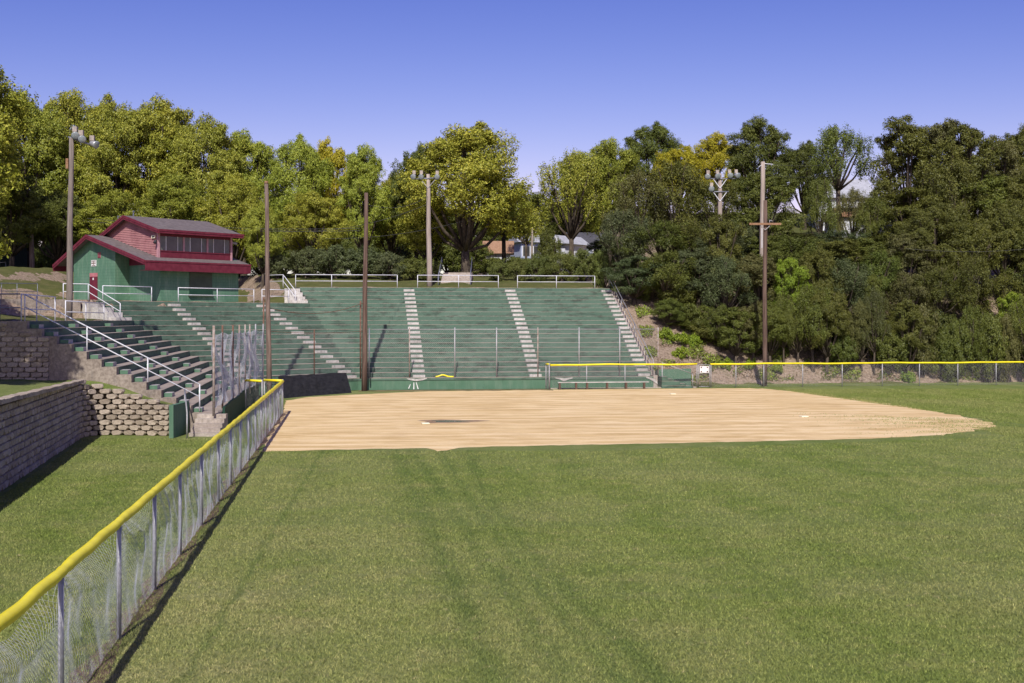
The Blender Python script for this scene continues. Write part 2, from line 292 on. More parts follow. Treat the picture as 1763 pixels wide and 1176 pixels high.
# ------------------------------------------------------------------ object helpers
def tag(o, label=None, cat=None, group=None, kind=None):
    if label: o['label'] = label
    if cat: o['category'] = cat
    if group: o['group'] = group
    if kind: o['kind'] = kind
    return o
def empty(name, label, cat, loc=(0, 0, 0), rz=0.0, group=None):
    o = bpy.data.objects.new(name, None); C.objects.link(o); o.location = loc; o.rotation_euler = (0, 0, rz)
    o.empty_display_size = .3
    return tag(o, label, cat, group)
class MB:
    """collects geometry of ONE part"""
    def __init__(s): s.v = []; s.f = []; s.uv = {}
    def add(s, vs, fs):
        o = len(s.v); s.v += [tuple(v) for v in vs]; s.f += [tuple(i+o for i in f) for f in fs]; return s
    def box(s, a, b):
        (x0, y0, z0), (x1, y1, z1) = a, b
        return s.add([(x0,y0,z0),(x1,y0,z0),(x1,y1,z0),(x0,y1,z0),(x0,y0,z1),(x1,y0,z1),(x1,y1,z1),(x0,y1,z1)],
                     [(0,3,2,1),(4,5,6,7),(0,1,5,4),(1,2,6,5),(2,3,7,6),(3,0,4,7)])
    def obox(s, c, ux, uy, hx, hy, z0, z1):
        """box with half sizes along plan directions ux, uy"""
        c = Vector(c[:2]); ux = Vector(ux[:2]); uy = Vector(uy[:2])
        q = [c-ux*hx-uy*hy, c+ux*hx-uy*hy, c+ux*hx+uy*hy, c-ux*hx+uy*hy]
        if (q[1]-q[0]).cross(q[2]-q[1]) < 0: q = q[::-1]
        return s.prism([(p.x, p.y) for p in q], z0, z1)
    def prism(s, poly, z0, z1):
        n = len(poly); zz0 = z0 if isinstance(z0, (list, tuple)) else [z0]*n; zz1 = z1 if isinstance(z1, (list, tuple)) else [z1]*n
        vs = [(p[0], p[1], z) for p, z in zip(poly, zz0)]+[(p[0], p[1], z) for p, z in zip(poly, zz1)]
        fs = [tuple(range(n))[::-1], tuple(range(n, 2*n))]+[(i, (i+1) % n, (i+1) % n+n, i+n) for i in range(n)]
        return s.add(vs, fs)
    def tube(s, pts, r, n=8, caps=True):
        pts = [Vector(p) for p in pts]; rr = r if isinstance(r, (list, tuple)) else [r]*len(pts); vs = []; fs = []
        for i, p in enumerate(pts):
            d = (pts[min(i+1, len(pts)-1)]-pts[max(i-1, 0)]).normalized()
            a = d.cross(Vector((0, 0, 1)) if abs(d.z) < .9 else Vector((1, 0, 0))).normalized(); b = d.cross(a)
            for k in range(n):
                t = 2*math.pi*k/n; vs.append(p+(a*math.cos(t)+b*math.sin(t))*rr[i])
        for i in range(len(pts)-1):
            for k in range(n): fs.append((i*n+k, i*n+(k+1) % n, (i+1)*n+(k+1) % n, (i+1)*n+k))
        if caps: fs += [tuple(range(n)), tuple(range((len(pts)-1)*n, len(pts)*n))[::-1]]
        return s.add(vs, fs)
    def build(s, name, m, parent=None, smooth=False, uvwall=False):
        me = bpy.data.meshes.new(name); me.from_pydata(s.v, [], s.f); me.update()
        bm = bmesh.new(); bm.from_mesh(me); bmesh.ops.recalc_face_normals(bm, faces=bm.faces); bm.to_mesh(me); bm.free()
        if smooth: me.shade_smooth()
        if m: me.materials.append(m)
        if uvwall:
            ul = me.uv_layers.new(name='UVMap')
            for p in me.polygons:
                nrm = p.normal
                for li in p.loop_indices:
                    co = me.vertices[me.loops[li].vertex_index].co
                    ul.data[li].uv = ((co.x if abs(nrm.y) > abs(nrm.x) else co.y), co.z)
        o = bpy.data.objects.new(name, me); C.objects.link(o)
        if parent: o.parent = parent
        return o
def raw_mesh(name, V, Fq, m, parent=None):
    """numpy quads/tris to object"""
    me = bpy.data.meshes.new(name); V = np.asarray(V, dtype=np.float32); Fq = np.asarray(Fq, dtype=np.int32); k = Fq.shape[1]
    me.vertices.add(len(V)); me.vertices.foreach_set('co', V.ravel())
    me.loops.add(Fq.size); me.loops.foreach_set('vertex_index', Fq.ravel())
    me.polygons.add(len(Fq)); me.polygons.foreach_set('loop_start', np.arange(0, Fq.size, k, dtype=np.int32))
    me.polygons.foreach_set('loop_total', np.full(len(Fq), k, dtype=np.int32)); me.update(calc_edges=True)
    if m: me.materials.append(m)
    o = bpy.data.objects.new(name, me); C.objects.link(o)
    if parent: o.parent = parent
    return o
def struct(o): o['kind'] = 'structure'; return o
def clean_poly(pts): return [(p[0], p[1]) for p in pts]

# ------------------------------------------------------------------ ground plan of the amphitheatre
z0, rise = .80, .312
def u2(a): return Vector((math.cos(R(a)), math.sin(R(a))))
P3 = Vector((-9.95, 79.0)); P2 = Vector((-14.54, 74.87)); PL = Vector((-15.86, 73.1))
FAC = {'R': (P3, u2(97.7), .685), 'A': (P3, u2(132), .686), 'B': (PL, u2(143), .66), 'L': (PL, u2(188.4), .60)}
def inter(p, n, c, q, m, d):          # n.(x-p)=c and m.(x-q)=d
    a1, b1, r1 = n.x, n.y, n.dot(p)+c; a2, b2, r2 = m.x, m.y, m.dot(q)+d
    det = a1*b2-a2*b1; return Vector(((r1*b2-r2*b1)/det, (a1*r2-a2*r1)/det))
def mitre(i, j, k):
    (p, n, t), (q, m, s) = FAC[i], FAC[j]; return inter(p, n, t*k, q, m, s*k)
def on_row(fc, k, px):                # where the plan view ray through column px meets row k of a facet
    p, n, t = FAC[fc]; r = (px-CX)/F; m = Vector((1, -r)); return inter(p, n, t*k, Vector((0, 0)), m, 0)
def along(fc): n = FAC[fc][1]; return Vector((n.y, -n.x))
E0 = on_row('R', 0, 1125); LEND = 49.8
def end_r(k): p, n, t = FAC['R']; return E0+n*t*k
def end_l(k):
    p, n, t = FAC['L']; return inter(p, n, t*k, Vector((0, LEND)), Vector((0, 1)), 0)
def zt(k): return z0+rise*k
def Kof(x, y):
    v = [(n.x*(x-p.x)+n.y*(y-p.y))/t for p, n, t in FAC.values()]
    return max(v)
def sstep(a, b, x): t = min(1, max(0, (x-a)/(b-a))); return t*t*(3-2*t)
def lerp(a, b, t): return a+(b-a)*t
pR, nR, tR = FAC['R']; aR = along('R')
def T(x, y):
    """height of the hill behind and beside the stands"""
    sR = nR.x*(x-pR.x)+nR.y*(y-pR.y); e = aR.x*(x-E0.x)+aR.y*(y-E0.y)      # e>0: right of the stand's end
    # bank right of the stands
    wob = .5*math.sin(x*.37)+.35*math.sin(x*.83+1)+.25*math.sin(x*1.9+y*.6)
    st = 4.6+wob*.5
    bank = 0 if sR < st-.9 else (.62*(sR-st)+.35*sstep(st-.9, st+.5, sR))
    bank = max(bank, 0)
    cap = 7.04+.05*max(0, sR-14)
    top = lerp(cap+.9, 7.5+.22*max(0, sR-12), sstep(2, 14, e)); bank = min(bank, min(top, 17)) if bank > 0 else 0
    nearb = max(0, .47*sR-.25) if sR > .8 else 0
    if e > 0: return lerp(min(nearb, 6.9), bank, sstep(.4, 5.0, e))
    K = Kof(x, y)
    # behind the right wing
    back = 7.0+.115*max(0, min(sR-14.4, 13))+.02*max(0, sR-28)
    # behind the plaza (left of the mitre ray through P3)
    m20 = mitre('R', 'A', 20); m16 = mitre('R', 'A', 16); dr = (m20-m16).normalized(); sd_ = dr.x*(y-m16.y)-dr.y*(x-m16.x)   # >0 left
    KR = lerp(19.5, 33, sstep(-17.5, -22.5, x)) if x > -34 else lerp(33, 24, sstep(-34, -40, x))
    left = 5.78+1.1*sstep(KR, KR+5, K)+1.6*sstep(KR+4, KR+26, K)+.4*math.sin(x*.3)*sstep(KR+8, KR+30, K)
    h = (lerp(back, left, sstep(-.6, 1.0, sd_)) if K > 20.6 else left) if K > 16 else None
    # terrace left of the concrete wall
    wl = Vector((-34, 71.5)); wr = mitre('L', 'B', 15.9)-along('B')*1.3; d = (wr-wl).normalized(); dw = -d.y*(x-wl.x)+d.x*(y-wl.y)   # >0 behind wall
    sL = (FAC['L'][1].x*(x-PL.x)+FAC['L'][1].y*(y-PL.y))/.6
    if (dw < 0 and x < -17) or (sL > 11.5 and K < 16.3 and (FAC['B'][1].x*(x-PL.x)+FAC['B'][1].y*(y-PL.y))/.66 < sL-.3): return min(zt(12)-.03+.35*sstep(13, 25, sL), zt(12)+.3) if sL > 13.3 else max(0, zt(min(sL, 12))-.9)
    if K < 16 or h is None: return max(0, zt(K)-1.2)
    if x > -17 and K < 20.2 and sd_ < 0: return max(0, zt(K)-1.2)
    return h

def build_ground():
    # lawn: one sheet to the horizon
    b = MB(); b.add([(-1500, -60, 0), (1500, -60, 0), (1500, 2500, 0), (-1500, 2500, 0)], [(0, 1, 2, 3)])
    struct(b.build('lawn', M['lawn']))
    # hill as a height field with a hole where the field is
    xs = list(np.arange(-120, -44, 4))+list(np.arange(-44, 52, .8))+list(np.arange(52, 150, 4)); ys = list(np.arange(49.8, 112, .8))+list(np.arange(112, 300, 6))
    V = []; Zs = np.zeros((len(ys), len(xs)))
    for j, y in enumerate(ys):
        for i, x in enumerate(xs):
            z = T(x, y); Zs[j, i] = z; V.append((x, y, z+(.05*math.sin(x*2.1+y)+.05*math.sin(y*2.7-x) if z > 1.2 else 0)))
    fs = []
    nx = len(xs)
    for j in range(len(ys)-1):
        for i in range(nx-1):
            q = (Zs[j, i], Zs[j, i+1], Zs[j+1, i+1], Zs[j+1, i])
            if max(q) < .02: continue
            if xs[i] > -11.5 and ys[j] < 74 and xs[i] < 20: continue
            fs.append((j*nx+i, j*nx+i+1, (j+1)*nx+i+1, (j+1)*nx+i))
    V = [(x, y, z-.02 if z < .02 else z) for x, y, z in V]
    o = raw_mesh('hill', V, fs, M['hill']); o.data.shade_smooth(); struct(o)
    # infield dirt outline traced on the ground plane
    out = [(486, 713), (490, 700), (492, 690), (530, 684), (620, 679), (740, 673.5), (850, 672.5), (945, 671.2), (1100, 669.8), (1200, 668.8), (1290, 668.4), (1345, 671.5), (1410, 678),
           (1500, 690), (1580, 703), (1640, 713), (1690, 724), (1720, 731), (1690, 741), (1620, 749), (1500, 755.5), (1250, 761), (1000, 766), (830, 769.5), (790, 771), (770, 776), (752, 777), (735, 771.5), (600, 774), (452, 777.5), (458, 762), (468, 742), (482, 722)]
    pts = []
    for i in range(len(out)):
        a, c = G(*out[i]), G(*out[(i+1) % len(out)]); n = max(2, int((c-a).length/.35))
        for k in range(n):
            p = a.lerp(c, k/n); j = .10 if a.x < 14 or c.x < 14 else .55
            pts.append((p.x+rnd.uniform(-j, j)*.6, p.y+rnd.uniform(-j, j), .004))
    bm = bmesh.new(); vs = [bm.verts.new(p) for p in pts]; fc = bm.faces.new(vs); bmesh.ops.triangulate(bm, faces=[fc]); bm.normal_update()
    for f_ in bm.faces:
        if f_.normal.z < 0: f_.normal_flip()
    me = bpy.data.meshes.new('infield_dirt'); bm.to_mesh(me); bm.free(); me.materials.append(M['dirt'])
    o = bpy.data.objects.new('infield_dirt', me); C.objects.link(o); struct(o)
    # worn dry verge between dirt and wall
    b = MB(); row1 = [Vector((x, 79.0+.135*(x+9.95)-.02, .0045)) for x in np.arange(-9.9, 3, .5)]
    vv = []
    for i, p in enumerate(row1): vv += [(p.x, p.y, .008), (p.x+.1, p.y-1.3+.3*math.sin(i*1.7)+.2*math.sin(i*.7), .008)]
    b.add(vv, [(2*i, 2*i+1, 2*i+3, 2*i+2) for i in range(len(row1)-1)])
    struct(b.build('worn_verge', M['dry']))
    # bare soil strip under the left fence
    b = MB(); vv = []; n = 60
    for i in range(n+1):
        y = 6+i*(59.5-6)/n; x = -5.66-.132*(y-17.6)
        vv += [(x-.22+.10*math.sin(i*2.1), y, .0045), (x+.12+.08*math.sin(i*1.3), y, .0045)]
    b.add(vv, [(2*i, 2*i+1, 2*i+3, 2*i+2) for i in range(n)])
    struct(b.build('soil_strip', simple('dark_soil', (.09, .055, .035), (.22, .15, .10), 4, .95)))
    # puddle with damp rim
    for nm, sx_, sy_, zz, mt in (('damp_soil', 1.45, .95, .009, simple('damp_soil', (.22, .145, .085), (.40, .27, .155), 1.2, .9, lo=.3, hi=.6)), ('puddle', .85, .45, .013, simple('puddle_water', (.035, .035, .03), (.06, .058, .045), 2, .04, spec=.6, bstr=0))):
        c = G(775, 725.5); b = MB(); vs = []
        for k in range(48):
            a = 2*math.pi*k/48; w = 1+.16*math.sin(a*3+1)+.10*math.sin(a*5)+.05*math.sin(a*11)
            vs.append((c.x+math.cos(a)*sx_*w, c.y+math.sin(a)*sy_*w, zz))
        b.add(vs, [tuple(range(48))]); struct(b.build(nm, mt))
build_ground()

# ------------------------------------------------------------------ grandstands
def prism_strip(b, front, back, zlo, zhi):
    """closed slab between two plan polylines of equal length"""
    n = len(front); vs = [(p.x, p.y, z) for z in (zlo, zhi) for q in (front, back) for p in q]
    fs = []
    for i in range(n-1):
        fs += [(2*n+i, 2*n+i+1, 3*n+i+1, 3*n+i), (i, n+i, n+i+1, i+1), (i, i+1, 2*n+i+1, 2*n+i), (n+i+1, n+i, 3*n+i, 3*n+i+1)]
    fs += [(0, 2*n, 3*n, n), (n-1, 2*n-1, 4*n-1, 3*n-1)]
    b.add(vs, fs)
def main_line(k):
    if k <= 16: return [mitre('L', 'B', k), mitre_BA(k), mitre('R', 'A', k), end_r(k)]
    return [mitre('R', 'A', k), end_r(k)]
def mitre_BA(k):
    (p, n, t), (q, m, s) = FAC['B'], FAC['A']; return inter(p, n, t*k, q, m, s*k)
STEP_W = .80
def step_block(fc, k, px, w=STEP_W, m='concrete_white', parent=None, at=None):
    """half-height aisle step on tread k in front of riser k+1"""
    p, n, t = FAC[fc]; a = along(fc); c = at if at is not None else on_row(fc, k+1, px)
    c = c-n*.17
    b = MB(); b.obox(c, a, n, w/2, .165, zt(k)+.003, zt(k)+rise*.52); return b.build('aisle_step', M[m], parent)

gs = empty('bleachers', 'curved concrete bleachers with green painted tiers and white aisle steps behind the infield', 'bleachers', (P3.x, P3.y, 0))
def child(o, par):
    o.parent = par; o.matrix_parent_inverse = Matrix.Translation(-Vector(par.location)) if par.type == 'EMPTY' else Matrix.Identity(4); return o
rows = {}
for k in range(0, 21):
    b = MB(); fr = main_line(k); 
    if k == 0:
        bk = main_line(1); prism_strip(b, fr, bk, .02, z0)
        o = b.build('front_wall', M['wallgreen'], None); child(o, gs)
        cap = MB(); n_ = [Vector(p) for p in fr]
        outer = [p-Vector((FAC['B'][1] if i == 0 else FAC['A'][1] if i == 1 else FAC['R'][1]))*.04 for i, p in enumerate(n_)]
        inner = [mitre('L', 'B', 1.4), mitre_BA(1.4), mitre('R', 'A', 1.4), end_r(1.4)]
        prism_strip(cap, outer, inner, z0-.16, z0+.004); o = cap.build('walkway', M['tiers']); child(o, gs); rows[0] = o; continue
    if k < 20:
        bk = main_line(k+1) if k != 16 else [mitre('L', 'B', 17), mitre_BA(17), mitre('R', 'A', 17), end_r(17)]
    else: bk = [mitre('R', 'A', 22), end_r(22)]
    prism_strip(b, fr, bk, zt(k)-.75, zt(k)-(.002*(k % 2)))
    o = b.build('seat_row', M['tiers']); child(o, gs); rows[k] = o
def sub(o, row): o.parent = row; o.matrix_parent_inverse = Matrix.Identity(4); return o
# subparts keep world coordinates: rows carry an inverse-offset, so compensate
def subw(o, row):
    o.parent = row; o.matrix_parent_inverse = Matrix.Identity(4); return o
for k in range(20):
    subw(step_block('R', k, lerp(1107, 1043, k/19)), rows[k])
    subw(step_block('R', k, lerp(921, 877.4, k/19)), rows[k])
    subw(step_block('R', k, lerp(720.9, 703.7, k/19)), rows[k])
    if k < 16:
        subw(step_block('A', k, lerp(600, 450, k/15)), rows[k])
        subw(step_block('B', k, 297+8.6*(15-k)), rows[k])
    else:
        c = mitre('R', 'A', k+.5); a = along('R'); b = MB(); b.obox(c-a*.63, a, nR, .57, .34, zt(16)-.3, zt(k)+rise*.6); subw(b.build('aisle_step', M['concrete_white']), rows[k])
# end walls
b = MB()
for k in range(0, 20):
    p, n, t = FAC['R']; q0, q1 = end_r(k), end_r(k+1)
    c = (q0+q1)/2+aR*.14; b.obox(c, aR, n, .137, (q1-q0).length/2-.0005*0+.001*(k % 2), -.2, zt(k)+.06)
child(b.build('end_wall', M['concrete']), gs)
b = MB(); c1, c2 = mitre('R', 'A', 17), mitre('R', 'A', 21.5); d = (c2-c1).normalized()
b.obox((c1+c2)/2-Vector((d.y, -d.x))*.12, d, Vector((d.y, -d.x)), (c2-c1).length/2, .10, zt(16)-.3, zt(16)+.3); child(b.build('cheek_wall', M['concrete']), gs)
# chipped patches and paint drips on the front wall
def wall_pt(px, off=.045): p = on_row('R', 0, px); return p-nR*off
def patch(px0, px1, prof, parent=gs):
    b = MB(); n = len(prof); vs = []
    for i, (tt, lo, hi) in enumerate(prof):
        p = wall_pt(lerp(px0, px1, tt), .046); q = wall_pt(lerp(px0, px1, tt), .036); vs += [(p.x, p.y, lo), (p.x, p.y, hi), (q.x, q.y, lo), (q.x, q.y, hi)]
    fs = []
    for i in range(n-1): j = 4*i; fs += [(j, j+4, j+5, j+1), (j+2, j+3, j+7, j+6), (j+1, j+5, j+7, j+3), (j, j+2, j+6, j+4)]
    b.add(vs, fs); child(b.build('chipped_patch', M['concrete_white']), parent)
patch(700, 735, [(0, .74, .75), (.2, .64, .76), (.5, .58, .72), (.8, .64, .76), (1, .74, .79)])
patch(955, 986, [(0, .72, .76), (.3, .62, .74), (.5, .50, .70), (.7, .60, .73), (1, .70, .76)])
patch(1112, 1132, [(0, .72, .78), (.5, .52, .70), (.85, .34, .56), (1, .26, .34)])
for (x0_, x1_, y0_, y1_) in ((712, 711.5, .50, .05), (716, 719, .50, .06), (706, 702.5, .38, .10)):
    b = MB(); p, q = wall_pt(x0_, .042), wall_pt(x1_, .042); p1, q1 = wall_pt(x0_+1.0, .042), wall_pt(x1_+1.8, .042)
    b.add([(p.x, p.y, y0_), (p1.x, p1.y, y0_), (q1.x, q1.y, y1_), (q.x, q.y, y1_)], [(0, 1, 2, 3)]); child(b.build('paint_drip', M['white']), gs)

# left wing
lw = empty('side_bleachers', 'side bleachers beside the left fence, dark green risers in shade and bare concrete treads', 'bleachers', (-13, 50, 0))
lrows = {}
for k in range(0, 13):
    b = MB(); fr = [end_l(k), mitre('L', 'B', k)]; bk = [end_l(k+1), mitre('L', 'B', k+1)]
    if k == 0:
        nL = FAC['L'][1]; fr = [Vector((end_l(-.9).x, LEND-.0)), mitre('L', 'B', 0)-nL*.5]
        prism_strip(b, fr, bk, .02, z0-.001); o = b.build('walkway', M['tiers'])
    else:
        prism_strip(b, fr, bk, zt(k)-.75, zt(k)-.004-(.002*(k % 2))); o = b.build('seat_row', M['tiers'])
    child(o, lw); lrows[k] = o
M['step_green'] = M['tiers']
for k in range(12):
    for D0, on in ((LEND+.55, k <= 11), (57.4, True), (66.5, True)):
        c = inter(PL, FAC['L'][1], .6*(k+1), Vector((0, D0)), Vector((0, 1)), 0)
        o = step_block('L', k, 0, w=.85, m='wallgreen', at=c); o.data.materials.append(M['concrete_white'])
        for pg in o.data.polygons:
            if pg.normal.z > .5 or pg.normal.x > .5: pg.material_index = 1
        subw(o, lrows[k])
for k in range(12, 16):       # small flight from the terrace up to the plaza
    c = mitre('L', 'B', k+.5); a = along('B'); b = MB(); b.obox(c-a*.63, a, FAC['B'][1], .57, .33, 4.2, zt(k)+rise*.6); o = b.build('aisle_step', M['concrete_white']); subw(o, rows[k])
# concrete end wall with stepped top
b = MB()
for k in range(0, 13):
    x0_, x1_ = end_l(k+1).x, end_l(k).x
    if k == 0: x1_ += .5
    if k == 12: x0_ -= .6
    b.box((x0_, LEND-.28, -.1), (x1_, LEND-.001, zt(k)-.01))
child(b.build('end_wall', M['concrete_shaded']), lw)

# top concrete wall between terrace and plaza
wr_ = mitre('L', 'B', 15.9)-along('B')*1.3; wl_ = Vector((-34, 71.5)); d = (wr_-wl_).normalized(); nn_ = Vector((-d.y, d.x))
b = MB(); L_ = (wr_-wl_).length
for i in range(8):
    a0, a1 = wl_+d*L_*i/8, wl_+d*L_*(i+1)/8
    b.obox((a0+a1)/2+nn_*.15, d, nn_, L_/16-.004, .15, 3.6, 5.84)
tag(b.build('retaining_wall', M['concrete_shaded']), 'long low beige concrete wall behind the terrace, left of the green building', 'wall')
# plaza slab so the building and rails stand on a flat floor
b = MB(); pl = [mitre('L', 'B', 16.6), mitre_BA(16.6), mitre('R', 'A', 16.6), mitre('R', 'A', 19.4), Vector((-17.5, 92)), Vector((-20, 100)), Vector((-36, 96)), wl_+nn_*.3]
b.prism(clean_poly(pl), 5.2, zt(16)+.01); struct(b.build('plaza', M['concrete']))

# ------------------------------------------------------------------ railings
def polyrail(name, label, pts, h=.95, posts=None, mids=(.5,), m='rail_white', r=.028, group='pipe railings', cat='railing', bars=True):
    """pts: base points (world); rail follows them h above"""
    pts = [Vector(p) for p in pts]; e = empty(name, label, cat, pts[0], 0, group)
    base_ = pts[0]
    b = MB(); b.tube([p-base_+Vector((0, 0, h)) for p in pts], r, 8); b.build('top_rail', M[m], e, True)
    for q in mids:
        b = MB(); b.tube([p-base_+Vector((0, 0, h*q)) for p in pts], r*.85, 8); b.build('mid_rail', M[m], e, True)
    for p in (posts or pts):
        p = Vector(p); b = MB(); b.tube([p-base_+Vector((0, 0, -.05)), p-base_+Vector((0, 0, h+.01))], r, 8); b.build('post', M[m], e, True)
    return e
def rowpt(fc, k, px, z): p = on_row(fc, k, px); return (p.x, p.y, z)
z20 = zt(20); z16 = zt(16)
polyrail('railing', 'pale two-bar railing on top of the bleachers behind the tall brown pole', [rowpt('R', 20.4, x, z20) for x in (509, 684)], posts=[rowpt('R', 20.4, x, z20) for x in (509, 571, 627, 684)])
polyrail('railing', 'pale railing atop the bleachers in front of the hillside stairway', [rowpt('R', 20.4, x, z20) for x in (719, 858)], posts=[rowpt('R', 20.4, x, z20) for x in (719, 789.5, 858)])
polyrail('railing', 'pale railing atop the bleachers in front of the clipped hedge', [rowpt('R', 20.4, x, z20) for x in (891, 1024)], posts=[rowpt('R', 20.4, x, z20) for x in (891, 958, 1024)])
polyrail('railing', 'pale railing in front of the shuttered window of the green building', [rowpt('B', 16.3, 307, z16), (mitre_BA(16.3).x, mitre_BA(16.3).y, z16), rowpt('A', 16.3, 437, z16)], posts=[rowpt('B', 16.3, 307, z16), rowpt('A', 16.3, 374, z16), rowpt('A', 16.3, 437, z16)])
polyrail('railing', 'pale railing in front of the shaded recess of the green building', [rowpt('B', 16.3, 177, z16), rowpt('B', 16.3, 261, z16)])
polyrail('railing', 'short pale railing between the grey pole and the small upper steps', [rowpt('A', 16.3, 451, z16), rowpt('A', 16.3, 497, z16)])
# flight railings beside the small upper steps
q = [mitre('R', 'A', 19.9), mitre('R', 'A', 16.4)]; ofs = aR*1.25
polyrail('stair_railing', 'sloping handrail beside the small white upper steps', [(q[0].x-ofs.x-1.2, q[0].y-ofs.y+.4, z20-.05), (q[0].x-ofs.x, q[0].y-ofs.y, z20-.03), (q[1].x-ofs.x+.25, q[1].y-ofs.y, z16)])
q = [mitre('L', 'B', 16.2), mitre('L', 'B', 12.2)]
polyrail('stair_railing', 'sloping handrail descending past the maroon door of the green building', [(X(109, 75.6), 75.6, 5.84), (X(152, 76.6), 76.6, 5.84), (X(207, 74.5), 74.5, zt(12)+.05)], h=.98)
def lw_pt(D, k=12.6): p = inter(PL, FAC['L'][1], .6*k, Vector((0, D)), Vector((0, 1)), 0); return (p.x, p.y, zt(12)-.01)
polyrail('railing', 'pale railing on the grass terrace above the side bleachers, right of the lamp pole', [lw_pt(58.2), lw_pt(68)], posts=[lw_pt(58.2), lw_pt(63), lw_pt(68)], mids=(.45,))
polyrail('railing', 'pale railing on the grass terrace above the side bleachers, left of the lamp pole', [lw_pt(48.6+1.3), lw_pt(56)], posts=[lw_pt(49.9), lw_pt(52.5), lw_pt(56)], h=1.1, mids=(.45,))
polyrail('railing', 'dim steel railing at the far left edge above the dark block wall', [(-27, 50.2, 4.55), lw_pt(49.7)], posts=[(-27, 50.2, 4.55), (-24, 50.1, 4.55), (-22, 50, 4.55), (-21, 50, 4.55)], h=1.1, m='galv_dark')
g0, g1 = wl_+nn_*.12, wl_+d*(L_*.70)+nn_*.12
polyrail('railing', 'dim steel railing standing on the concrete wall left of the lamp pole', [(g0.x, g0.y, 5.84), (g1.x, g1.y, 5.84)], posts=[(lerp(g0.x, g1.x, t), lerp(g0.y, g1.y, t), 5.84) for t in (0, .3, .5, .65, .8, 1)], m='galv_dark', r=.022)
# long handrail at the near end of the side bleachers
pts = [(end_l(12.4).x, LEND+.12, zt(12)), (end_l(0.3).x-.1, LEND+.12, zt(0)+.1)]
def lr(k): return (end_l(k).x, LEND+.12, zt(k)-.1 if k > .5 else zt(0))
polyrail('stair_railing', 'long two-bar handrail running down the near end of the side bleachers', [lr(12.4), lr(.6)], h=1.05, posts=[lr(12.4), lr(8.2), lr(4.1), lr(.6)], mids=(.52,))
polyrail('stair_railing', 'short grey handrail at the foot of the side bleachers beside the green wing wall', [(X(318, 49.5), 49.5, z0), (X(322, 47), 47, .05)], h=.95, m='galv', mids=())
# right end handrail
def er(k, o=.02): p = end_r(k)+aR*o; return (p.x, p.y, zt(k)+.05)
polyrail('stair_railing', 'long two-bar handrail down the right end of the curved bleachers', [er(20.5), er(1.2), er(.2)], h=.98, posts=[er(20.5), er(14), er(8), er(.2)], m='galv', mids=(.55,))

# ------------------------------------------------------------------ steps, green wing walls, walk at the ends of the stands
e = empty('entry_steps', 'short flight of worn concrete steps at the foot of the side bleachers', 'steps', (-12.7, 47.5, 0))
for i in range(5):
    b = MB(); b.box((X(326, 48)+12.7, LEND-.3-.32*(i+1)-47.5, 0), (X(377, 48)+12.7, LEND-.3-.32*i-47.5-.002, z0-.16*i-.02)); b.build('step', M['concrete'], e)
b = MB(); cx_ = X(297, 47.4); b.box((cx_-.08, 47.2, -.05), (cx_+.09, 49.5, 1.28))
tag(b.build('wing_wall', M['wallgreen']), 'small green painted wing wall at the right end of the stone block wall', 'wall')
# dark green padded wall along the front of the side bleachers
nL = FAC['L'][1]; aL = Vector((nL.y, -nL.x))*-1
e = empty('padded_wall', 'dark green padded panels under the tall net beside the left fence', 'wall', (-11.9, 50, 0))
q0 = Vector((end_l(-.95).x, LEND)); q1 = mitre('L', 'B', 0)-nL*.56; dL = (q1-q0).normalized(); LL = (q1-q0).length
npan = 9
for i in range(npan):
    c = q0+dL*LL*(i+.5)/npan-nL*.07-Vector((-11.9, 50)); b = MB(); b.obox(c, dL, nL, LL/npan/2-.012, .05, .03, 1.02+.03*math.sin(i*2)); b.build('pad', M['darkgreen'], e)
# green wall + ramp steps to the right of the bench
wq = [on_row('R', 0, 1137)-nR*.1, on_row('R', 0, 1197)-nR*.1]
b = MB(); a_ = (wq[1]-wq[0]); nrm = nR; q2 = wq[0]+nR*1.1; q3 = wq[1]+nR*1.1
b.prism([(q2.x, q2.y), (q3.x, q3.y), (q3.x+nR.x*.2, q3.y+nR.y*.2), (q2.x+nR.x*.2, q2.y+nR.y*.2)], -.3, [1.2, 1.25, 1.25, 1.2])
tag(b.build('ramp_wall', M['wallgreen']), 'low green wall behind the fence just left of the gate', 'wall')
e = empty('side_steps', 'small green-sided steps with pale treads beside the low green wall', 'steps', (wq[0].x, wq[0].y, 0))
for i in range(5):
    b = MB(); c = aR*(.25+.42*i)+nR*.45; b.obox(c, aR, nR, .209, .55, .0, z0-.16*i-.03); b.build('step', M['tiers'], e)
p_, q_ = wq[0]+aR*.1, wq[0]+aR*2.2
polyrail('stair_railing', 'small steep handrail on the side steps left of the gate', [(p_.x, p_.y, z0), (q_.x, q_.y, .05)], h=.9, m='galv', mids=())

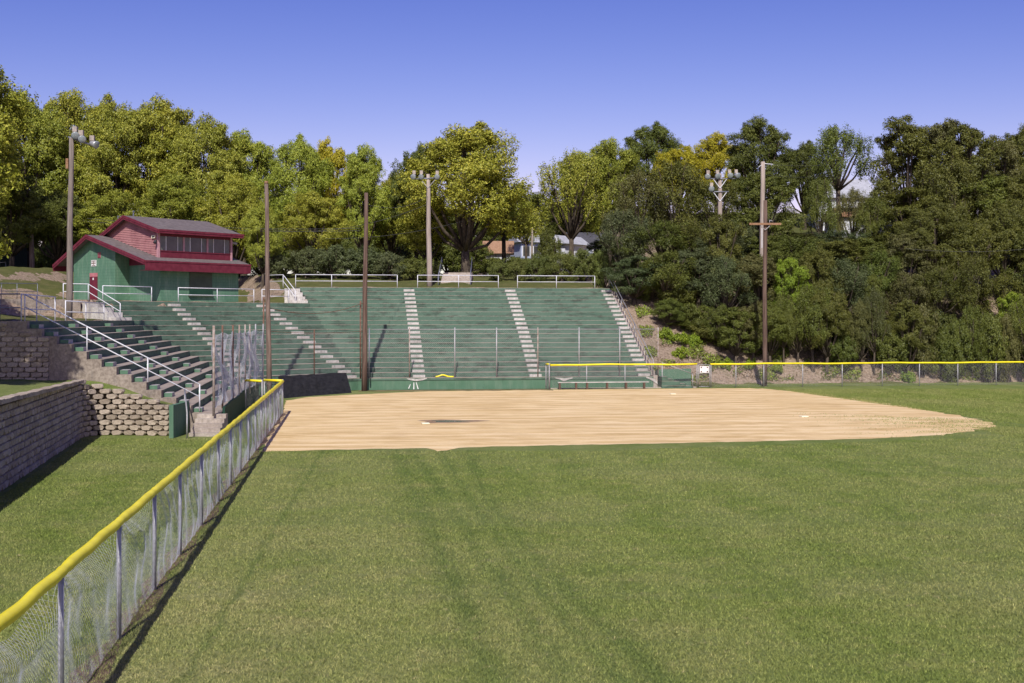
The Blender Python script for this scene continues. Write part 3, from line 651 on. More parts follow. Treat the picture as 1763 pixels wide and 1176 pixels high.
# ------------------------------------------------------------------ stone block walls
def block_wall(name, label, PTS, topf, ch=.205, bw=.49, group='split-face block walls', start=0, roughf=lambda u: 1.0):
    PTS = [Vector(p) for p in PTS]; seg_ = [(b_-a_).length for a_, b_ in zip(PTS[:-1], PTS[1:])]; L = sum(seg_); A = PTS[0]
    def at(sq):
        sq = max(-.3, min(L+.3, sq)); k = 0; acc = 0
        while k < len(seg_)-1 and sq > acc+seg_[k]: acc += seg_[k]; k += 1
        d_ = (PTS[k+1]-PTS[k]).normalized(); return PTS[k]+d_*(sq-acc), d_
    b = MB(); bb = MB()
    rr = random.Random(len(label)); nc = 14
    for c in range(nc):
        off = (c % 2)*bw/2; x = -off
        while x < L:
            x0_, x1_ = max(0, x), min(L, x+bw); xm = (x0_+x1_)/2
            x += bw
            if x1_-x0_ < .08: continue
            z_lo = start+c*ch; z_hi = z_lo+ch-.012
            if z_hi > topf(xm/L)+ch*.55: continue
            sb = -.012*c; w = (x1_-x0_)/2-.008; j = lambda s=.014: rr.uniform(-s, s)
            m0, d = at(xm); n = Vector((d.y, -d.x)); rough = roughf(xm/L)
            # bulged split face: an outline, narrower at foot, with a raised uneven centre
            o8 = [(-w, .5), (-w*.72, .03), (w*.72, .03), (w, .5), (w*.9, .98), (0, 1.0), (-w*.9, .98)]
            vs = []; f0 = []
            for (u, v) in o8: p = m0+d*(u+j(.006))+n*sb; vs.append((p.x, p.y, lerp(z_lo, z_hi, v)))
            for (u, v) in o8: p = m0+d*(u*(.80 if rough > .5 else .94)+j()*rough)+n*(sb+.095*rough+j(.02)); vs.append((p.x, p.y, lerp(z_lo, z_hi, .06+.87*v)+j(.008)*rough))
            for (u, v) in o8: p = m0+d*u-n*.22; vs.append((p.x, p.y, lerp(z_lo, z_hi, v)))
            k = 7
            for i in range(k):
                i2 = (i+1) % k; f0 += [(i, i2, i2+k, i+k), (i2, i, i+2*k, i2+2*k)]
            f0 += [tuple(range(k, 2*k)), tuple(range(2*k, 3*k))[::-1]]
            b.add(vs, f0)
    e = empty(name, label, 'wall', (A.x, A.y, 0), 0, group)
    o = b.build('block_face', M['stone'], None); child(o, e)
    # dark core behind
    seg = 40; back = .35
    for i in range(seg):
        t0, t1 = i/seg, (i+1)/seg; h = min(topf(t0), topf(t1), topf((t0+t1)/2))-.07; (a, da), (c_, dc) = at(L*t0), at(L*t1); na = Vector((da.y, -da.x)); nc_ = Vector((dc.y, -dc.x))
        if h > start+.05: bb.prism([(a.x-na.x*back, a.y-na.y*back), (a.x-na.x*.235, a.y-na.y*.235), (c_.x-nc_.x*.235, c_.y-nc_.y*.235), (c_.x-nc_.x*back, c_.y-nc_.y*back)], start-.1, h)
    o = bb.build('core', simple('dark_joint_'+name, (.05, .04, .03), (.08, .065, .05), 4, .95), None); child(o, e)
    return e
W0 = Vector((-11.9, 24.0)); W1 = Vector((-17.0, 48.7)); W2 = Vector((X(292, 48.2), 48.2))
d01 = (W1-W0).normalized(); d12 = (W2-W1).normalized(); Q0, Q1 = W1-d01*1.5, W1+d12*1.5
arc = [Q0.lerp(W1, t).lerp(W1.lerp(Q1, t), t) for t in (0, .17, .33, .5, .67, .83, 1)]
LA = (Q0-W0).length; LT = LA+sum((b_-a_).length for a_, b_ in zip(arc[:-1], arc[1:]))+(W2-Q1).length
def topL(t):
    sm = t*LT-LA
    if sm < .9: return lerp(2.5, 2.15, min(1, t*LT/(LA+.9)))
    return 2.05-.205*math.floor((sm-.9)/.80+.25)
block_wall('stone_wall', 'long block retaining wall along the left grass, curving into a sunlit face that steps down to the green wing wall', [W0]+arc+[W2], topL, roughf=lambda t: .4 if t*LT < LA+.5 else 1.0)
block_wall('stone_wall', 'upper block retaining wall at the left edge level with the bleachers', [(-32, 49.40), (X(84, 49.4), 49.40)], lambda t: 4.55 if t < .86 else 4.55-.205*math.floor((t-.86)/.045+1), start=2.05, roughf=lambda t: .4)
# block cap stones
b = MB(); d_ = (W1-W0).normalized(); n_ = Vector((d_.y, -d_.x)); L1 = (W1-W0).length; e = empty('wall_cap', 'row of cap stones along the top of the shaded left block wall', 'wall', (W0.x, W0.y, 0))
L1 -= 1.5; nb = 54
for i in range(nb):
    t = (i+.5)/nb; c = W0+d_*L1*t-n_*.06; zz = lerp(2.5, 2.15, t)
    b.obox(c, d_, n_, L1/nb/2-.006, .17+.012*math.sin(i*7), zz-.02, zz+.10+.01*math.sin(i*5))
child(b.build('cap_stones', M['stone']), e)
# grass terrace between the block walls and the stand
V = []; fs = []; xs = np.arange(-42, -13.0, .5); ys = np.arange(20, 50.1, .5)
def terr(x, y):
    xw = W0.x+(W1.x-W0.x)*(y-W0.y)/(W1.y-W0.y) if y < 48.7 else 99
    zz = lerp(2.5, 2.15, min(1, max(0, (y-24)/24.7)))-.05
    if y >= 48.95: zz = lerp(2.15, 1.0, min(1, max(0, (x+16.9)/3.6))) if x > -17 else 2.12
    return zz+.03*math.sin(x*3+y*2)+.10*sstep(0, 6, -17-x)
cols = {}
for yy in ys:
    xw = (W0.x+(W1.x-W0.x)*(yy-W0.y)/(W1.y-W0.y)-.12) if yy < 48.95 else -13.3
    prev = None; line = []
    for i in range(41):
        x = lerp(-45, xw, (i/40)**.6); line.append(len(V)); V.append((x, yy, terr(x, yy)))
    cols[float(yy)] = line
L2 = [cols[k] for k in sorted(cols)]
for k_ in sorted(cols):
    if 47.3 < k_ < 48.95:
        for vi in cols[k_]: V[vi] = (V[vi][0]-.45*sstep(47.2, 48.6, k_), V[vi][1], V[vi][2])
for a_, c_ in zip(L2[:-1], L2[1:]):
    for i in range(40): fs.append((a_[i], a_[i+1], c_[i+1], c_[i]))
# keep the sheet behind the sunlit wall face
V = [(x, y, z) if not (x > -17 and 48.1 < y < 48.5) else (x, y, z-.0) for x, y, z in V]
o = raw_mesh('grass_terrace', V, fs, M['lawn']); struct(o)

# ------------------------------------------------------------------ chain link
def chainlink(name, parent, pf, L, Hh, sp=.07, r=.0022, m='galv', node=None):
    """real woven wire: two families of diagonals; pf(u, v) -> world/local xyz with u along, v 0..1 up"""
    node = node or sp; nv = max(3, int(Hh/node)); V = []; Fc = []; nw = int((L+Hh)/sp)+1; pts_all = []
    vv = np.linspace(0, 1, nv+1)
    for fam in (1, -1):
        for w in range(nw):
            u0 = w*sp-(Hh if fam == 1 else 0)
            us = u0+fam*vv*Hh if fam == 1 else u0-vv*Hh
            ok = (us >= 0) & (us <= L)
            if ok.sum() < 2: continue
            idx = np.where(ok)[0]
            pts_all.append([(us[i], vv[i]) for i in idx])
    for line in pts_all:
        ps = np.array([pf(u, v) for u, v in line]); n = len(ps)
        dv = np.gradient(ps, axis=0); dv /= np.linalg.norm(dv, axis=1)[:, None]+1e-9
        side = np.cross(dv, np.array([0, 0, 1.0])); side /= np.linalg.norm(side, axis=1)[:, None]+1e-9; up = np.cross(side, dv)
        o = len(V)
        ring = [ps+(side*math.cos(a)+up*math.sin(a))*r for a in (0, 2.094, 4.189)]
        for i in range(n):
            for k in range(3): V.append(ring[k][i])
        for i in range(n-1):
            for k in range(3): Fc.append((o+3*i+k, o+3*i+(k+1) % 3, o+3*i+3+(k+1) % 3, o+3*i+3+k))
    return raw_mesh(name, np.array(V), np.array(Fc), M[m], parent)
FH = 1.56
# left outfield fence
def FHf(y): return lerp(1.66, 1.535, min(1, max(0, (y-12)/48)))
fb = lambda y: Vector((-5.66-.132*(y-17.6), y, 0))
post_px = [(105, 1180), (205, 1100), (266, 1010), (310, 945), (347, 895), (375, 857), (395, 830), (412, 803), (427, 783), (436, 768), (447, 752), (456, 742), (463, 733), (471, 726), (478, 719), (485, 712)]
post_y = []
for a in [105, 205, 266, 310, 347, 376, 397, 414, 428, 440, 450, 458, 465, 472, 479]:
    rt = (a-CX)/F; post_y.append((-5.66+.132*17.6)/(rt+.132))
post_y = [p for p in post_y if p < 60]; post_y = [post_y[0]-6.3, post_y[0]-3.1]+post_y+[59.6]
fl = empty('field_fence', 'left outfield chain-link fence with sagging mesh and wavy yellow top cap', 'fence', fb(13), 0)
O = Vector(fl.location)
for y in post_y:
    b = MB(); p = fb(y)-O; b.tube([p+Vector((0, 0, -.1)), p+Vector((.0, 0, FHf(y)+.0))], .034, 10); b.build('post', M['galv_dark' if False else 'galv'], fl, True)
y0f, y1f = post_y[0], post_y[-1]
pts = []; rr = []; n = 420
for i in range(n+1):
    y = lerp(y0f, y1f, i/n); p = fb(y)-O; nearest = min(abs(y-q) for q in post_y)
    hump = .007*math.exp(-(nearest/.30)**2); wv = -.015+.004*math.sin(y*1.3)+(.012*math.sin(y*5.1+1) if y > 40 else .004*math.sin(y*4))
    pts.append(p+Vector((.008*math.sin(y*3.7), 0, FHf(y)+.055+wv+hump))); rr.append(.070-.011*math.exp(-((nearest-.15)/.10)**2)+.0015*math.sin(y*7))
MBt = MB(); MBt.tube(pts, rr, 12); MBt.build('yellow_cap', M['yellow'], fl, True)
# sub rail
b = MB(); b.tube([fb(y0f)-O+Vector((0, 0, FHf(y0f))), fb(y1f)-O+Vector((0, 0, FHf(y1f)))], .02, 8); b.build('top_rail', M['galv'], fl, True)
Lf = (fb(y1f)-fb(y0f)).length; df = (fb(y1f)-fb(y0f)).normalized(); nf = Vector((df.y, -df.x, 0))
def sag(y):
    # the mesh has come off the rail in the nearest bays
    s = 0
    for a, c, dep in ((post_y[1], post_y[2], .42), (post_y[2], post_y[3], .30), (post_y[3], post_y[4], .14), (post_y[4], post_y[5], .04)):
        if a < y < c: t = (y-a)/(c-a); s = dep*math.sin(math.pi*t**1.5)**.9
    return s
def pf_left(u, v):
    y = y0f+u*df.y; b_ = fb(y0f)+df*u-O; sg_ = sag(y)
    top = FHf(y)-.02-sg_; k = 0
    while k < len(post_y)-2 and post_y[k+1] < y: k += 1
    t = min(1, max(0, (y-post_y[k])/(post_y[k+1]-post_y[k]))); w = math.sin(math.pi*t)**.7
    bag = math.sin(math.pi*min(1, v*1.08+.02))
    off = w*bag*(.085*math.sin(2.3*t+2.4*v+k*1.3)+.045*math.sin(7.5*t-3.0*v+k*2.1))+.012*math.sin(u*9+v*5)*w
    curl = max(0, (v-.80)/.20)**1.5*min(1, sg_/.12)
    off -= .26*curl
    return (b_.x+nf.x*off, b_.y+nf.y*off, .02+v*top+.02*curl)
chainlink('wire_mesh', fl, pf_left, Lf, FH, .080, .0017, 'mesh')
# return at the home end: short yellow-capped pieces
def small_fence(label, pts, cap=True, hh=FH, m='galv', grp='short fence returns', posts=None, spc=.09, name='field_fence'):
    pts = [Vector(p) for p in pts]; e = empty(name, label, 'fence', pts[0], 0, grp); O_ = pts[0]
    if cap: b = MB(); b.tube([p-O_+Vector((0, 0, hh+.045)) for p in pts], .062, 10); b.build('yellow_cap', M['yellow'], e, True)
    for p in (posts or pts): p = Vector(p); b = MB(); b.tube([p-O_+Vector((0, 0, -.1)), p-O_+Vector((0, 0, hh+.12))], .034, 8); b.build('post', M[m], e, True)
    for a, c in zip(pts[:-1], pts[1:]):
        L = (c-a).length
        if L < .4: continue
        dd = (c-a).normalized(); chainlink('wire_mesh', e, lambda u, v: tuple(a-O_+dd*u+Vector((0, 0, .03+v*(hh-.03)))), L, hh, spc, .0028, m)
    return e
fe = fb(59.6)
small_fence('short yellow-capped fence return at the far end of the left fence', [fe, (X(455, 60.2), 60.2, 0)])
small_fence('small yellow-capped gate piece beside the tall net fence', [(X(449, 59), 59.3, 0), (X(423, 60), 60, 0)])

# right outfield fence
RF = lambda px, py=0: None
def rfp(x): return Vector((x, 80.4+.155*(x-2.45), 0))
def px_on_rf(px):
    r = (px-CX)/F; # x = r*y ; y = 80.4+.155(x-2.45)
    y = (80.4-.155*2.45)/(1-.155*r); return Vector((r*y, y, 0))
def long_fence(label, pxs, p0, p1, grp='right field fence sections'):
    a, c = px_on_rf(p0), px_on_rf(p1); e = empty('field_fence', label, 'fence', a, 0, grp); L = (c-a).length; dd = (c-a).normalized()
    b = MB(); n = max(6, int(L/1.0)); b.tube([a.lerp(c, i/n)-a+Vector((0, 0, 1.60+.015*math.sin(i*.8+p0)+.01*math.sin(i*2.1))) for i in range(n+1)], .062, 10); b.build('yellow_cap', M['yellow'], e, True)
    for px in pxs: p = px_on_rf(px); b = MB(); b.tube([p-a+Vector((0, 0, -.1)), p-a+Vector((0, 0, 1.60))], .034, 8); b.build('post', M['galv'], e, True)
    chainlink('wire_mesh', e, lambda u, v: tuple(dd*u+Vector((0, 0, .03+v*1.52))), L, 1.55, .11, .0028, 'galv')
    return e
long_fence('yellow-capped chain-link fence in front of the players bench, left of the gate', [946.5, 1010, 1076, 1140, 1200], 947, 1200)
long_fence('long yellow-capped chain-link fence below the wooded bank, right of the gate', [1224, 1267, 1315, 1382, 1450, 1519, 1583, 1649, 1715, 1785, 1860, 1940], 1223, 1940)
p = px_on_rf(940); 
small_fence('short fence stub with two yellow cap ends left of the players bench', [p, p+Vector((.2, -.55, 0)), px_on_rf(946.5)], hh=1.62)
# gate with sign
ga, gb = px_on_rf(1203), px_on_rf(1221.5); e = empty('fence_gate', 'narrow chain-link gate with a white sign between the two yellow-capped fences', 'gate', ga); dd = (gb-ga)
b = MB()
for t in (0, 1): b.tube([dd*t+Vector((0, 0, .06)), dd*t+Vector((0, 0, 1.55))], .026, 8)
for z in (.08, .95, 1.55): b.tube([Vector((0, 0, z)), dd+Vector((0, 0, z))], .02, 8)
b.build('gate_frame', M['galv'], e, True)
chainlink('wire_mesh', e, lambda u, v: tuple(dd.normalized()*u+Vector((0, 0, .08+v*1.45))), dd.length, 1.45, .10, .0028, 'galv')
b = MB(); sc_ = dd*.5; b.box((sc_.x-.30, sc_.y-.10, 1.02), (sc_.x+.30, sc_.y-.06, 1.46)); sg = b.build('sign', M['white'], e)
for sx_ in (-.2, .2):
    for sz in (1.10, 1.38):
        b = MB(); b.tube([Vector((sc_.x+sx_, sc_.y-.115, sz)), Vector((sc_.x+sx_, sc_.y-.101, sz))], .048, 10); o = b.build('corner_mark', M['rust'], sg)

# tall backstop fence on the wall along the stands
def tall_line(label, pts, posts, ztop, m='galv', name='backstop_fence', rail=True, sp=.13, grp='tall backstop fences', zb=z0, pm=None, r=.0024, meshf=None):
    pts = [Vector((p[0], p[1], 0)) for p in pts]; e = empty(name, label, 'fence', pts[0], 0, grp); O_ = pts[0]
    for i, p in enumerate(posts):
        p = Vector((p[0], p[1], 0)); b = MB(); b.tube([p-O_+Vector((0, 0, zb-.05)), p-O_+Vector((0, 0, ztop+.12))], .04, 8); b.build('post', M[(pm or [m])[i % len(pm or [m])]], e, True)
    if rail:
        b = MB(); b.tube([p-O_+Vector((0, 0, ztop)) for p in pts], .026, 8); b.build('top_rail', M['galv'], e, True)
    for a, c in zip(pts[:-1], pts[1:]):
        L = (c-a).length; dd = (c-a).normalized()
        chainlink('wire_mesh', e, meshf or (lambda u, v: tuple(a-O_+dd*u+Vector((0, 0, zb+.03+v*(ztop-zb-.05))))), L, ztop-zb, sp, r, m)
    return e
zf = 3.95
def wtop(px): p = on_row('R', .28, px); return (p.x, p.y)
tall_line('tall chain-link backstop fence on the green wall in front of the curved bleachers', [wtop(642), wtop(1133)], [wtop(x) for x in (705, 783, 855, 926, 997, 1067, 1133)], zf, pm=['rustpale', 'galv', 'galv', 'rustpale', 'galv', 'galv', 'rustpale'])
pA = on_row('A', .28, 541); 
tall_line('short rusty-post backstop section between the two tall bare poles', [on_row('A', .28, 478), on_row('A', .28, 612)], [pA], 3.85, pm=['rust'], rail=False)
# tall baggy net beside the left fence
npx = [(368, 49.0), (383, 52.1), (401, 56), (412, 58.6), (422, 61.4), (430, 63.8), (440, 67), (453, 69.0)]
npts = [Vector((X(a, D), D, 0)) for a, D in npx]
e = empty('net_fence', 'tall baggy grey net fence on rusty posts beside the side bleachers', 'fence', npts[0]); O_ = npts[0]
for i, p in enumerate(npts):
    b = MB(); zz = .72; b.tube([p-O_+Vector((0, 0, zz)), p-O_+Vector((0, 0, 4.35))], .052 if i == 0 else .04, 8); b.build('post', M['rust' if i in (1, 2) else 'rustpale' if i in (0, 3, 4, 5) else 'galv'], e, True)
for j, (a, c) in enumerate(zip(npts[:-1], npts[1:])):
    L = (c-a).length; dd = (c-a).normalized(); nq = Vector((dd.y, -dd.x, 0))
    def pn(u, v, a=a, dd=dd, nq=nq, L=L, j=j):
        w = math.sin(math.pi*u/L); off = (.26*math.sin(v*5.5+j*1.3)+.16*math.sin(u*3.4+v*4+j))*w*(.4+.6*math.sin(math.pi*v))
        sgz = -.14*w*(v > .9)
        q = a-O_+dd*u+nq*off; return (q.x, q.y, 1.02+v*3.05+sgz*v)
    chainlink('net', e, pn, L, 3.05, .055, .0028, 'mesh', node=.12)

# ------------------------------------------------------------------ poles
def pole(name, label, base_, top, r0, r1, m, cat='pole', group=None):
    base_ = Vector(base_); top = Vector(top); e = empty(name, label, cat, base_, 0, group); d = top-base_
    b = MB(); b.tube([d*t+(Vector((.02*math.sin(t*9), 0, 0)) if 0 < t < 1 else Vector((0, 0, 0)))-(Vector((0, 0, .4)) if t == 0 else Vector((0, 0, 0))) for t in (0, .15, .3, .5, .7, .85, 1)], [lerp(r0, r1, t) for t in (0, .15, .3, .5, .7, .85, 1)], 12)
    b.build('shaft', M[m], e, True); return e
Dp = 71.8; bp = Vector((X(463.5, Dp), Dp, 0)); e = pole('backstop_pole', 'tall bare weathered pole nearer the green building, end of the backstop', bp, P(458.5, 316, Dp), .165, .11, 'wood', group='tall backstop poles')
b = MB(); t_ = P(458.5, 316, Dp)-bp; b.tube([t_, t_+Vector((0, 0, .14))], [.125, .10], 12); b.build('pole_cap', M['wood_orange'], e, True)
b = MB(); b.tube([Vector((-.35, -.1, .8)), Vector((-.30, -.1, P(0, 512, Dp).z))], .05, 8); b.build('rusty_pipe', M['rust'], e, True)
Dq = 78.4; bq = Vector((X(627, Dq), Dq, 0)); e = pole('backstop_pole', 'tall bare dark brown pole at the front wall with a long shadow on the tiers', bq, P(630.5, 332, Dq), .19, .115, 'wood_red', group='tall backstop poles')
b = MB(); b.tube([Vector((-.22, -.1, .8)), Vector((-.22, -.1, P(0, 518, Dq).z))], .055, 8); b.build('rusty_pipe', M['rust'], e, True)
b = MB(); b.tube([Vector((.30, .1, .8)), Vector((.32, .1, P(0, 565, Dq).z))], .045, 8); b.build('dark_pipe', M['galv_dark'], e, True)
def cable(label, pts, r=.012, m='cable', group='overhead cables', name='cable', cat='cable'):
    pts = [Vector(p) for p in pts]; e0 = pts[0]
    b = MB(); b.tube([p for p in pts], r, 6); o = b.build(name, M[m]); return tag(o, label, cat, group)
def sagline(a, c, s, n=14): a = Vector(a); c = Vector(c); return [a.lerp(c, i/n)-Vector((0, 0, s*4*(i/n)*(1-i/n))) for i in range(n+1)]
cable('sagging rusty cable between the two tall bare poles', sagline(P(456, 528, Dp), P(627, 521, Dq), .55), .02, 'rust')
cable('taut thin cable low between the two tall bare poles', sagline(P(460, 570, Dp), P(627, 570, Dq), .12), .018, 'rust')

def flood(parent, c, aim, r=.26, mt='alu'):
    r *= .82
    """floodlight: bell housing with glass; aim = unit vector"""
    c = Vector(c); aim = Vector(aim).normalized()
    b = MB(); b.tube([c-aim*.42, c-aim*.36, c-aim*.12, c+aim*.02], [.10, .14, r*.82, r], 14); h = b.build('lamp_housing', M[mt], parent, True)
    b = MB(); b.tube([c+aim*.021, c+aim*.045], [r*.95, r*.80], 14); b.build('lamp_glass', M['lens'], h, True)
    b = MB(); q = c-aim*.30+Vector((0, 0, .16)); b.box((q.x-.12, q.y-.10, q.z-.02), (q.x+.12, q.y+.10, q.z+.26)); b.build('ballast', M['concrete'], h)
# left lamp pole
Dl = 66.0; bl = Vector((X(118.5, Dl), Dl, zt(12))); tp = P(123, 238, Dl); e = pole('light_pole', 'tall grey wooden floodlight pole in front of the green building', bl, tp, .18, .12, 'wood_grey', 'light pole', 'floodlight poles')
tl = tp-bl; b = MB(); b.tube([tl+Vector((-.15, -.1, .05)), tl+Vector((1.05, .45, -.35))], .05, 8); b.build('crossarm', M['galv_dark'], e, True)
for dx, dy, dz, aim in ((.30, -.25, .10, (.35, -.85, -.35)), (.62, -.12, -.08, (.45, -.85, -.35)), (1.25, .25, -.32, (.9, -.45, -.35))): flood(e, tl+Vector((dx, dy, dz)), aim, .27)
b = MB(); b.box((tl.x-.28, tl.y-.1, tl.z-1.65), (tl.x-.14, tl.y+.1, tl.z-1.1)); b.build('junction_box', M['wood_orange'], e)
# centre lamp pole
Dc = 95.6; bc = Vector((X(739.5, Dc), Dc, T(X(739.5, Dc), Dc))); tp = P(737, 300, Dc); e = pole('light_pole', 'pale floodlight pole standing behind the top railing left of the hillside stairway', bc, tp, .23, .14, 'wood_pale', 'light pole', 'floodlight poles')
tl = tp-bc; b = MB(); b.tube([tl+Vector((-1.1, -.15, -.4)), tl+Vector((.75, -.15, -.3))], .05, 8); b.build('crossarm', M['galv_dark'], e, True)
b = MB(); b.tube([tl+Vector((-.45, -.15, -.55)), tl+Vector((0, -.15, -1.1))], .03, 6); b.tube([tl+Vector((.6, -.15, -.4)), tl+Vector((0, -.15, -1.1))], .03, 6); b.build('brace', M['galv'], e)
for dx, aim in ((-1.15, (-.2, -.9, -.35)), (-.52, (0, -.9, -.35)), (.72, (0, -.95, -.3))): flood(e, tl+Vector((dx, -.3, -.25)), aim, .27)
# right lamp pole among the trees
Dr = 96.6; xr = X(1241, Dr); bc = Vector((xr, Dr, T(xr, Dr))); tp = P(1239, 299, Dr); e = pole('light_pole', 'pale floodlight pole with two crossarms rising out of the dark trees', bc, tp, .24, .15, 'wood_pale', 'light pole', 'floodlight poles')
tl = tp-bc
for dz, w0, w1 in ((-.42, -1.05, 1.3), (-1.45, -.8, .7)):
    b = MB(); b.tube([tl+Vector((w0, -.18, dz)), tl+Vector((w1, -.18, dz))], .05, 8); b.build('crossarm', M['galv_dark'], e, True)
    b = MB(); b.tube([tl+Vector((-.55, -.18, dz)), tl+Vector((0, -.18, dz-.75))], .032, 6); b.tube([tl+Vector((.55, -.18, dz)), tl+Vector((0, -.18, dz-.75))], .032, 6); b.build('brace', M['rail_white'], e)
for dx, dz, aim in ((-1.0, -.28, (-.2, -.9, -.35)), (-.2, -.25, (0, -.9, -.35)), (.8, -.2, (.15, -.9, -.3)), (1.4, -.2, (.4, -.85, -.3)), (-.7, -1.25, (-.1, -.9, -.3))): flood(e, tl+Vector((dx, -.35, dz)), aim, .29)
# utility pole + pale pole behind
Du = 84.3; bu = Vector((X(1316.5, Du), Du, 0)); tp = P(1317.5, 345, Du); e = pole('utility_pole', 'tall brown utility pole with one orange crossarm at the right field fence', bu, tp, .17, .13, 'wood_red', 'utility pole')
zc = Z(386, Du); b = MB(); b.box((X(1289, Du)-bu.x, -.28, zc-.07), (X(1343.5, Du)-bu.x, -.16, zc+.07)); b.build('crossarm', M['wood_orange'], e)
b = MB(); b.tube([Vector((-.40, -.2, zc-.05)), Vector((0, -.2, zc-.42))], .025, 6); b.tube([Vector((.40, -.2, zc-.05)), Vector((0, -.2, zc-.42))], .025, 6); b.build('brace', M['galv'], e)
b = MB(); b.tube([Vector((-.23, -.2, zc-.3)), Vector((-.23, -.2, Z(427, Du)))], .03, 6); b.build('conduit', M['rail_white'], e)
b = MB(); b.tube([Vector((.30, -.2, zc+.1)), Vector((.30, -.2, zc+.28))], .03, 6); b.tube([Vector((.30, -.2, zc+.26)), Vector((.5, -.2, zc+.20))], .025, 6); b.build('insulator', M['galv'], e)
Dv = 96.0; xv = X(1311, Dv); bv = Vector((xv, Dv, T(xv, Dv))); tp = P(1313.5, 278.5, Dv); e = pole('utility_pole', 'pale weathered pole top just behind the brown utility pole carrying two wires', bv, tp, .20, .17, 'wood_pale', 'utility pole')
b = MB(); tl = tp-bv; b.tube([tl+Vector((0, -.1, -.15)), tl+Vector((.75, -.1, -.22))], .03, 6); b.tube([tl+Vector((0, -.1, -.2)), tl+Vector((-.35, -.1, -.42))], .025, 6); b.build('bracket', M['rail_white'], e)
cable('upper thin wire running right from the pale pole', sagline(P(1316, 281, Dv), P(1420, 284, 106)+Vector((0, 0, 0)), .15))
cable('lower thin wire running right from the pale pole', sagline(P(1316, 301, Dv), P(1420, 303, 106), .15))
cable('long thin wire crossing in front of the wooded bank at right', sagline(P(1560, 428, 92), P(1800, 425, 92), .3))
# far left pole with green street sign
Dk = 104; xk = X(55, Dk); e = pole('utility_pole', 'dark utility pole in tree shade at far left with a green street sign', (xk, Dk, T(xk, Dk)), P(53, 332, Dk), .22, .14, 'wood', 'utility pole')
b = MB(); zz = Z(408, Dk)-T(xk, Dk); b.box((-.55, -.3, zz-.12), (.05, -.27, zz+.12)); b.build('street_sign', M['sign_green'], e)
Dm = 118; xm = X(916, Dm); pole('utility_pole', 'thin pale distant pole beside the grey-roofed house', (xm, Dm, T(xm, Dm)), P(916, 392, Dm), .12, .09, 'wood_pale', 'utility pole')
for k, (ya, yb) in enumerate(((378, 385), (383, 389))):
    cable(('upper' if k == 0 else 'lower')+' thin wire passing behind the roof of the green building', sagline(P(150, ya-2, 100), P(620, yb+8, 100), .35), .014)

cable('thin cable from the centre floodlight pole to the dark brown bare pole', sagline(P(737, 338, 95.6), P(631, 352, Dq), .5), .014)
cable('upper of two thin cables strung behind the two tall bare poles', sagline(P(440, 392, 99), P(735, 352, 95.6), 1.0), .013)
cable('low thin cable strung across the trees above the grey-green shrubs', sagline(P(560, 411, 99), P(800, 380, 103), .4), .013)
# ------------------------------------------------------------------ green building
zb = zt(16)+.01
K1 = Vector((-24.2, 84.0, zb)); B = empty('press_box', 'green block concession building with maroon trim and an upper press box', 'building', K1, math.atan2(.77, .64))
def lowroof(b_): return 2.8+(b_+.7)*(4.83-2.8)/7.25 if b_ <= 6.55 else 4.83-(b_-6.55)*(4.83-2.8)/4.45
def uproof(b_): return 4.98+(b_+.3)*(6.15-4.98)/4.2 if b_ <= 3.9 else 6.15-(b_-3.9)*.42
def poly_x(mb, x0_, x1_, prof):     # extrude a (y,z) profile along local x
    n = len(prof); mb.add([(x0_, y, z) for y, z in prof]+[(x1_, y, z) for y, z in prof], [tuple(range(n)), tuple(range(n, 2*n))[::-1]]+[(i, i+n, (i+1) % n+n, (i+1) % n) for i in range(n)])
t_ = .12
b = MB(); b.box((.002, 0, 0), (6.6, .2, 2.6)); b.build('front_wall', M['block'], B, uvwall=True)
b = MB(); b.box((0, .0, -.0), (.0-(-.2), 3.79, 2.6)); o = b.build('recess_wall', M['block'], B, uvwall=True); o.location = (-.003, .003, 0)
b = MB(); b.box((-1.118, 3.8, 0), (0, 4.0, 3.85)); b.build('porch_wall', M['block'], B, uvwall=True)
b = MB(); poly_x(b, -1.12, -.92, [(3.802, 0), (9.2, 0), (9.2, lowroof(9.2)-t_), (6.55, 4.83-t_), (3.802, lowroof(3.8)-t_)]); b.build('gable_wall', M['block'], B, uvwall=True)
b = MB(); b.box((-.92, 9.0, 0), (6.4, 9.2, 3.5)); b.box((6.4, .2, 0), (6.6, 9.2, 3.1)); b.build('rear_wall', M['block'], B, uvwall=True)
b = MB(); poly_x(b, 0.0, .1, [(.3, 2.6), (3.9, 2.6), (3.9, lowroof(3.9)-.15), (.3, lowroof(.3)-.15)]); b.build('eave_panel', M['maroon'], B)
def roof_slab(x0_, x1_, f, ys, th): 
    m_ = MB(); top = [(y, f(y)) for y in ys]; bot = [(y, f(y)-th) for y in ys[::-1]]; poly_x(m_, x0_, x1_, top+bot); return m_
lr_ = roof_slab(-1.70, 7.08, lowroof, [-.7, 6.55, 11.0], .09).build('lower_roof', M['shingle'], B)
m_ = MB()
for x0_, x1_, dz0, dz1 in ((-1.76, -1.70, .02, -.16), (-1.73, -1.67, -.162, -.30)):
    ys_ = [-.7, 6.55, 11.02]; poly_x(m_, x0_, x1_, [(y, lowroof(y)+dz0) for y in ys_]+[(y, lowroof(y)+dz1) for y in ys_[::-1]])
m_.build('rake_board', M['maroon'], B)
m_ = MB(); m_.box((-1.70, -.78, 2.12), (7.12, -.70, 2.68)); m_.box((-1.72, -.81, 2.682), (7.14, -.70, 2.80)); m_.box((-1.70, -.699, 2.12), (-1.0, -.1, 2.14)); m_.box((7.08, -.699, 2.12), (7.12, 1.0, 2.75)); m_.build('fascia', M['maroon'], B)
m_ = MB(); m_.box((-1.70, 10.96, 2.35), (7.1, 11.04, 2.80)); m_.build('rear_fascia', M['maroon'], B)
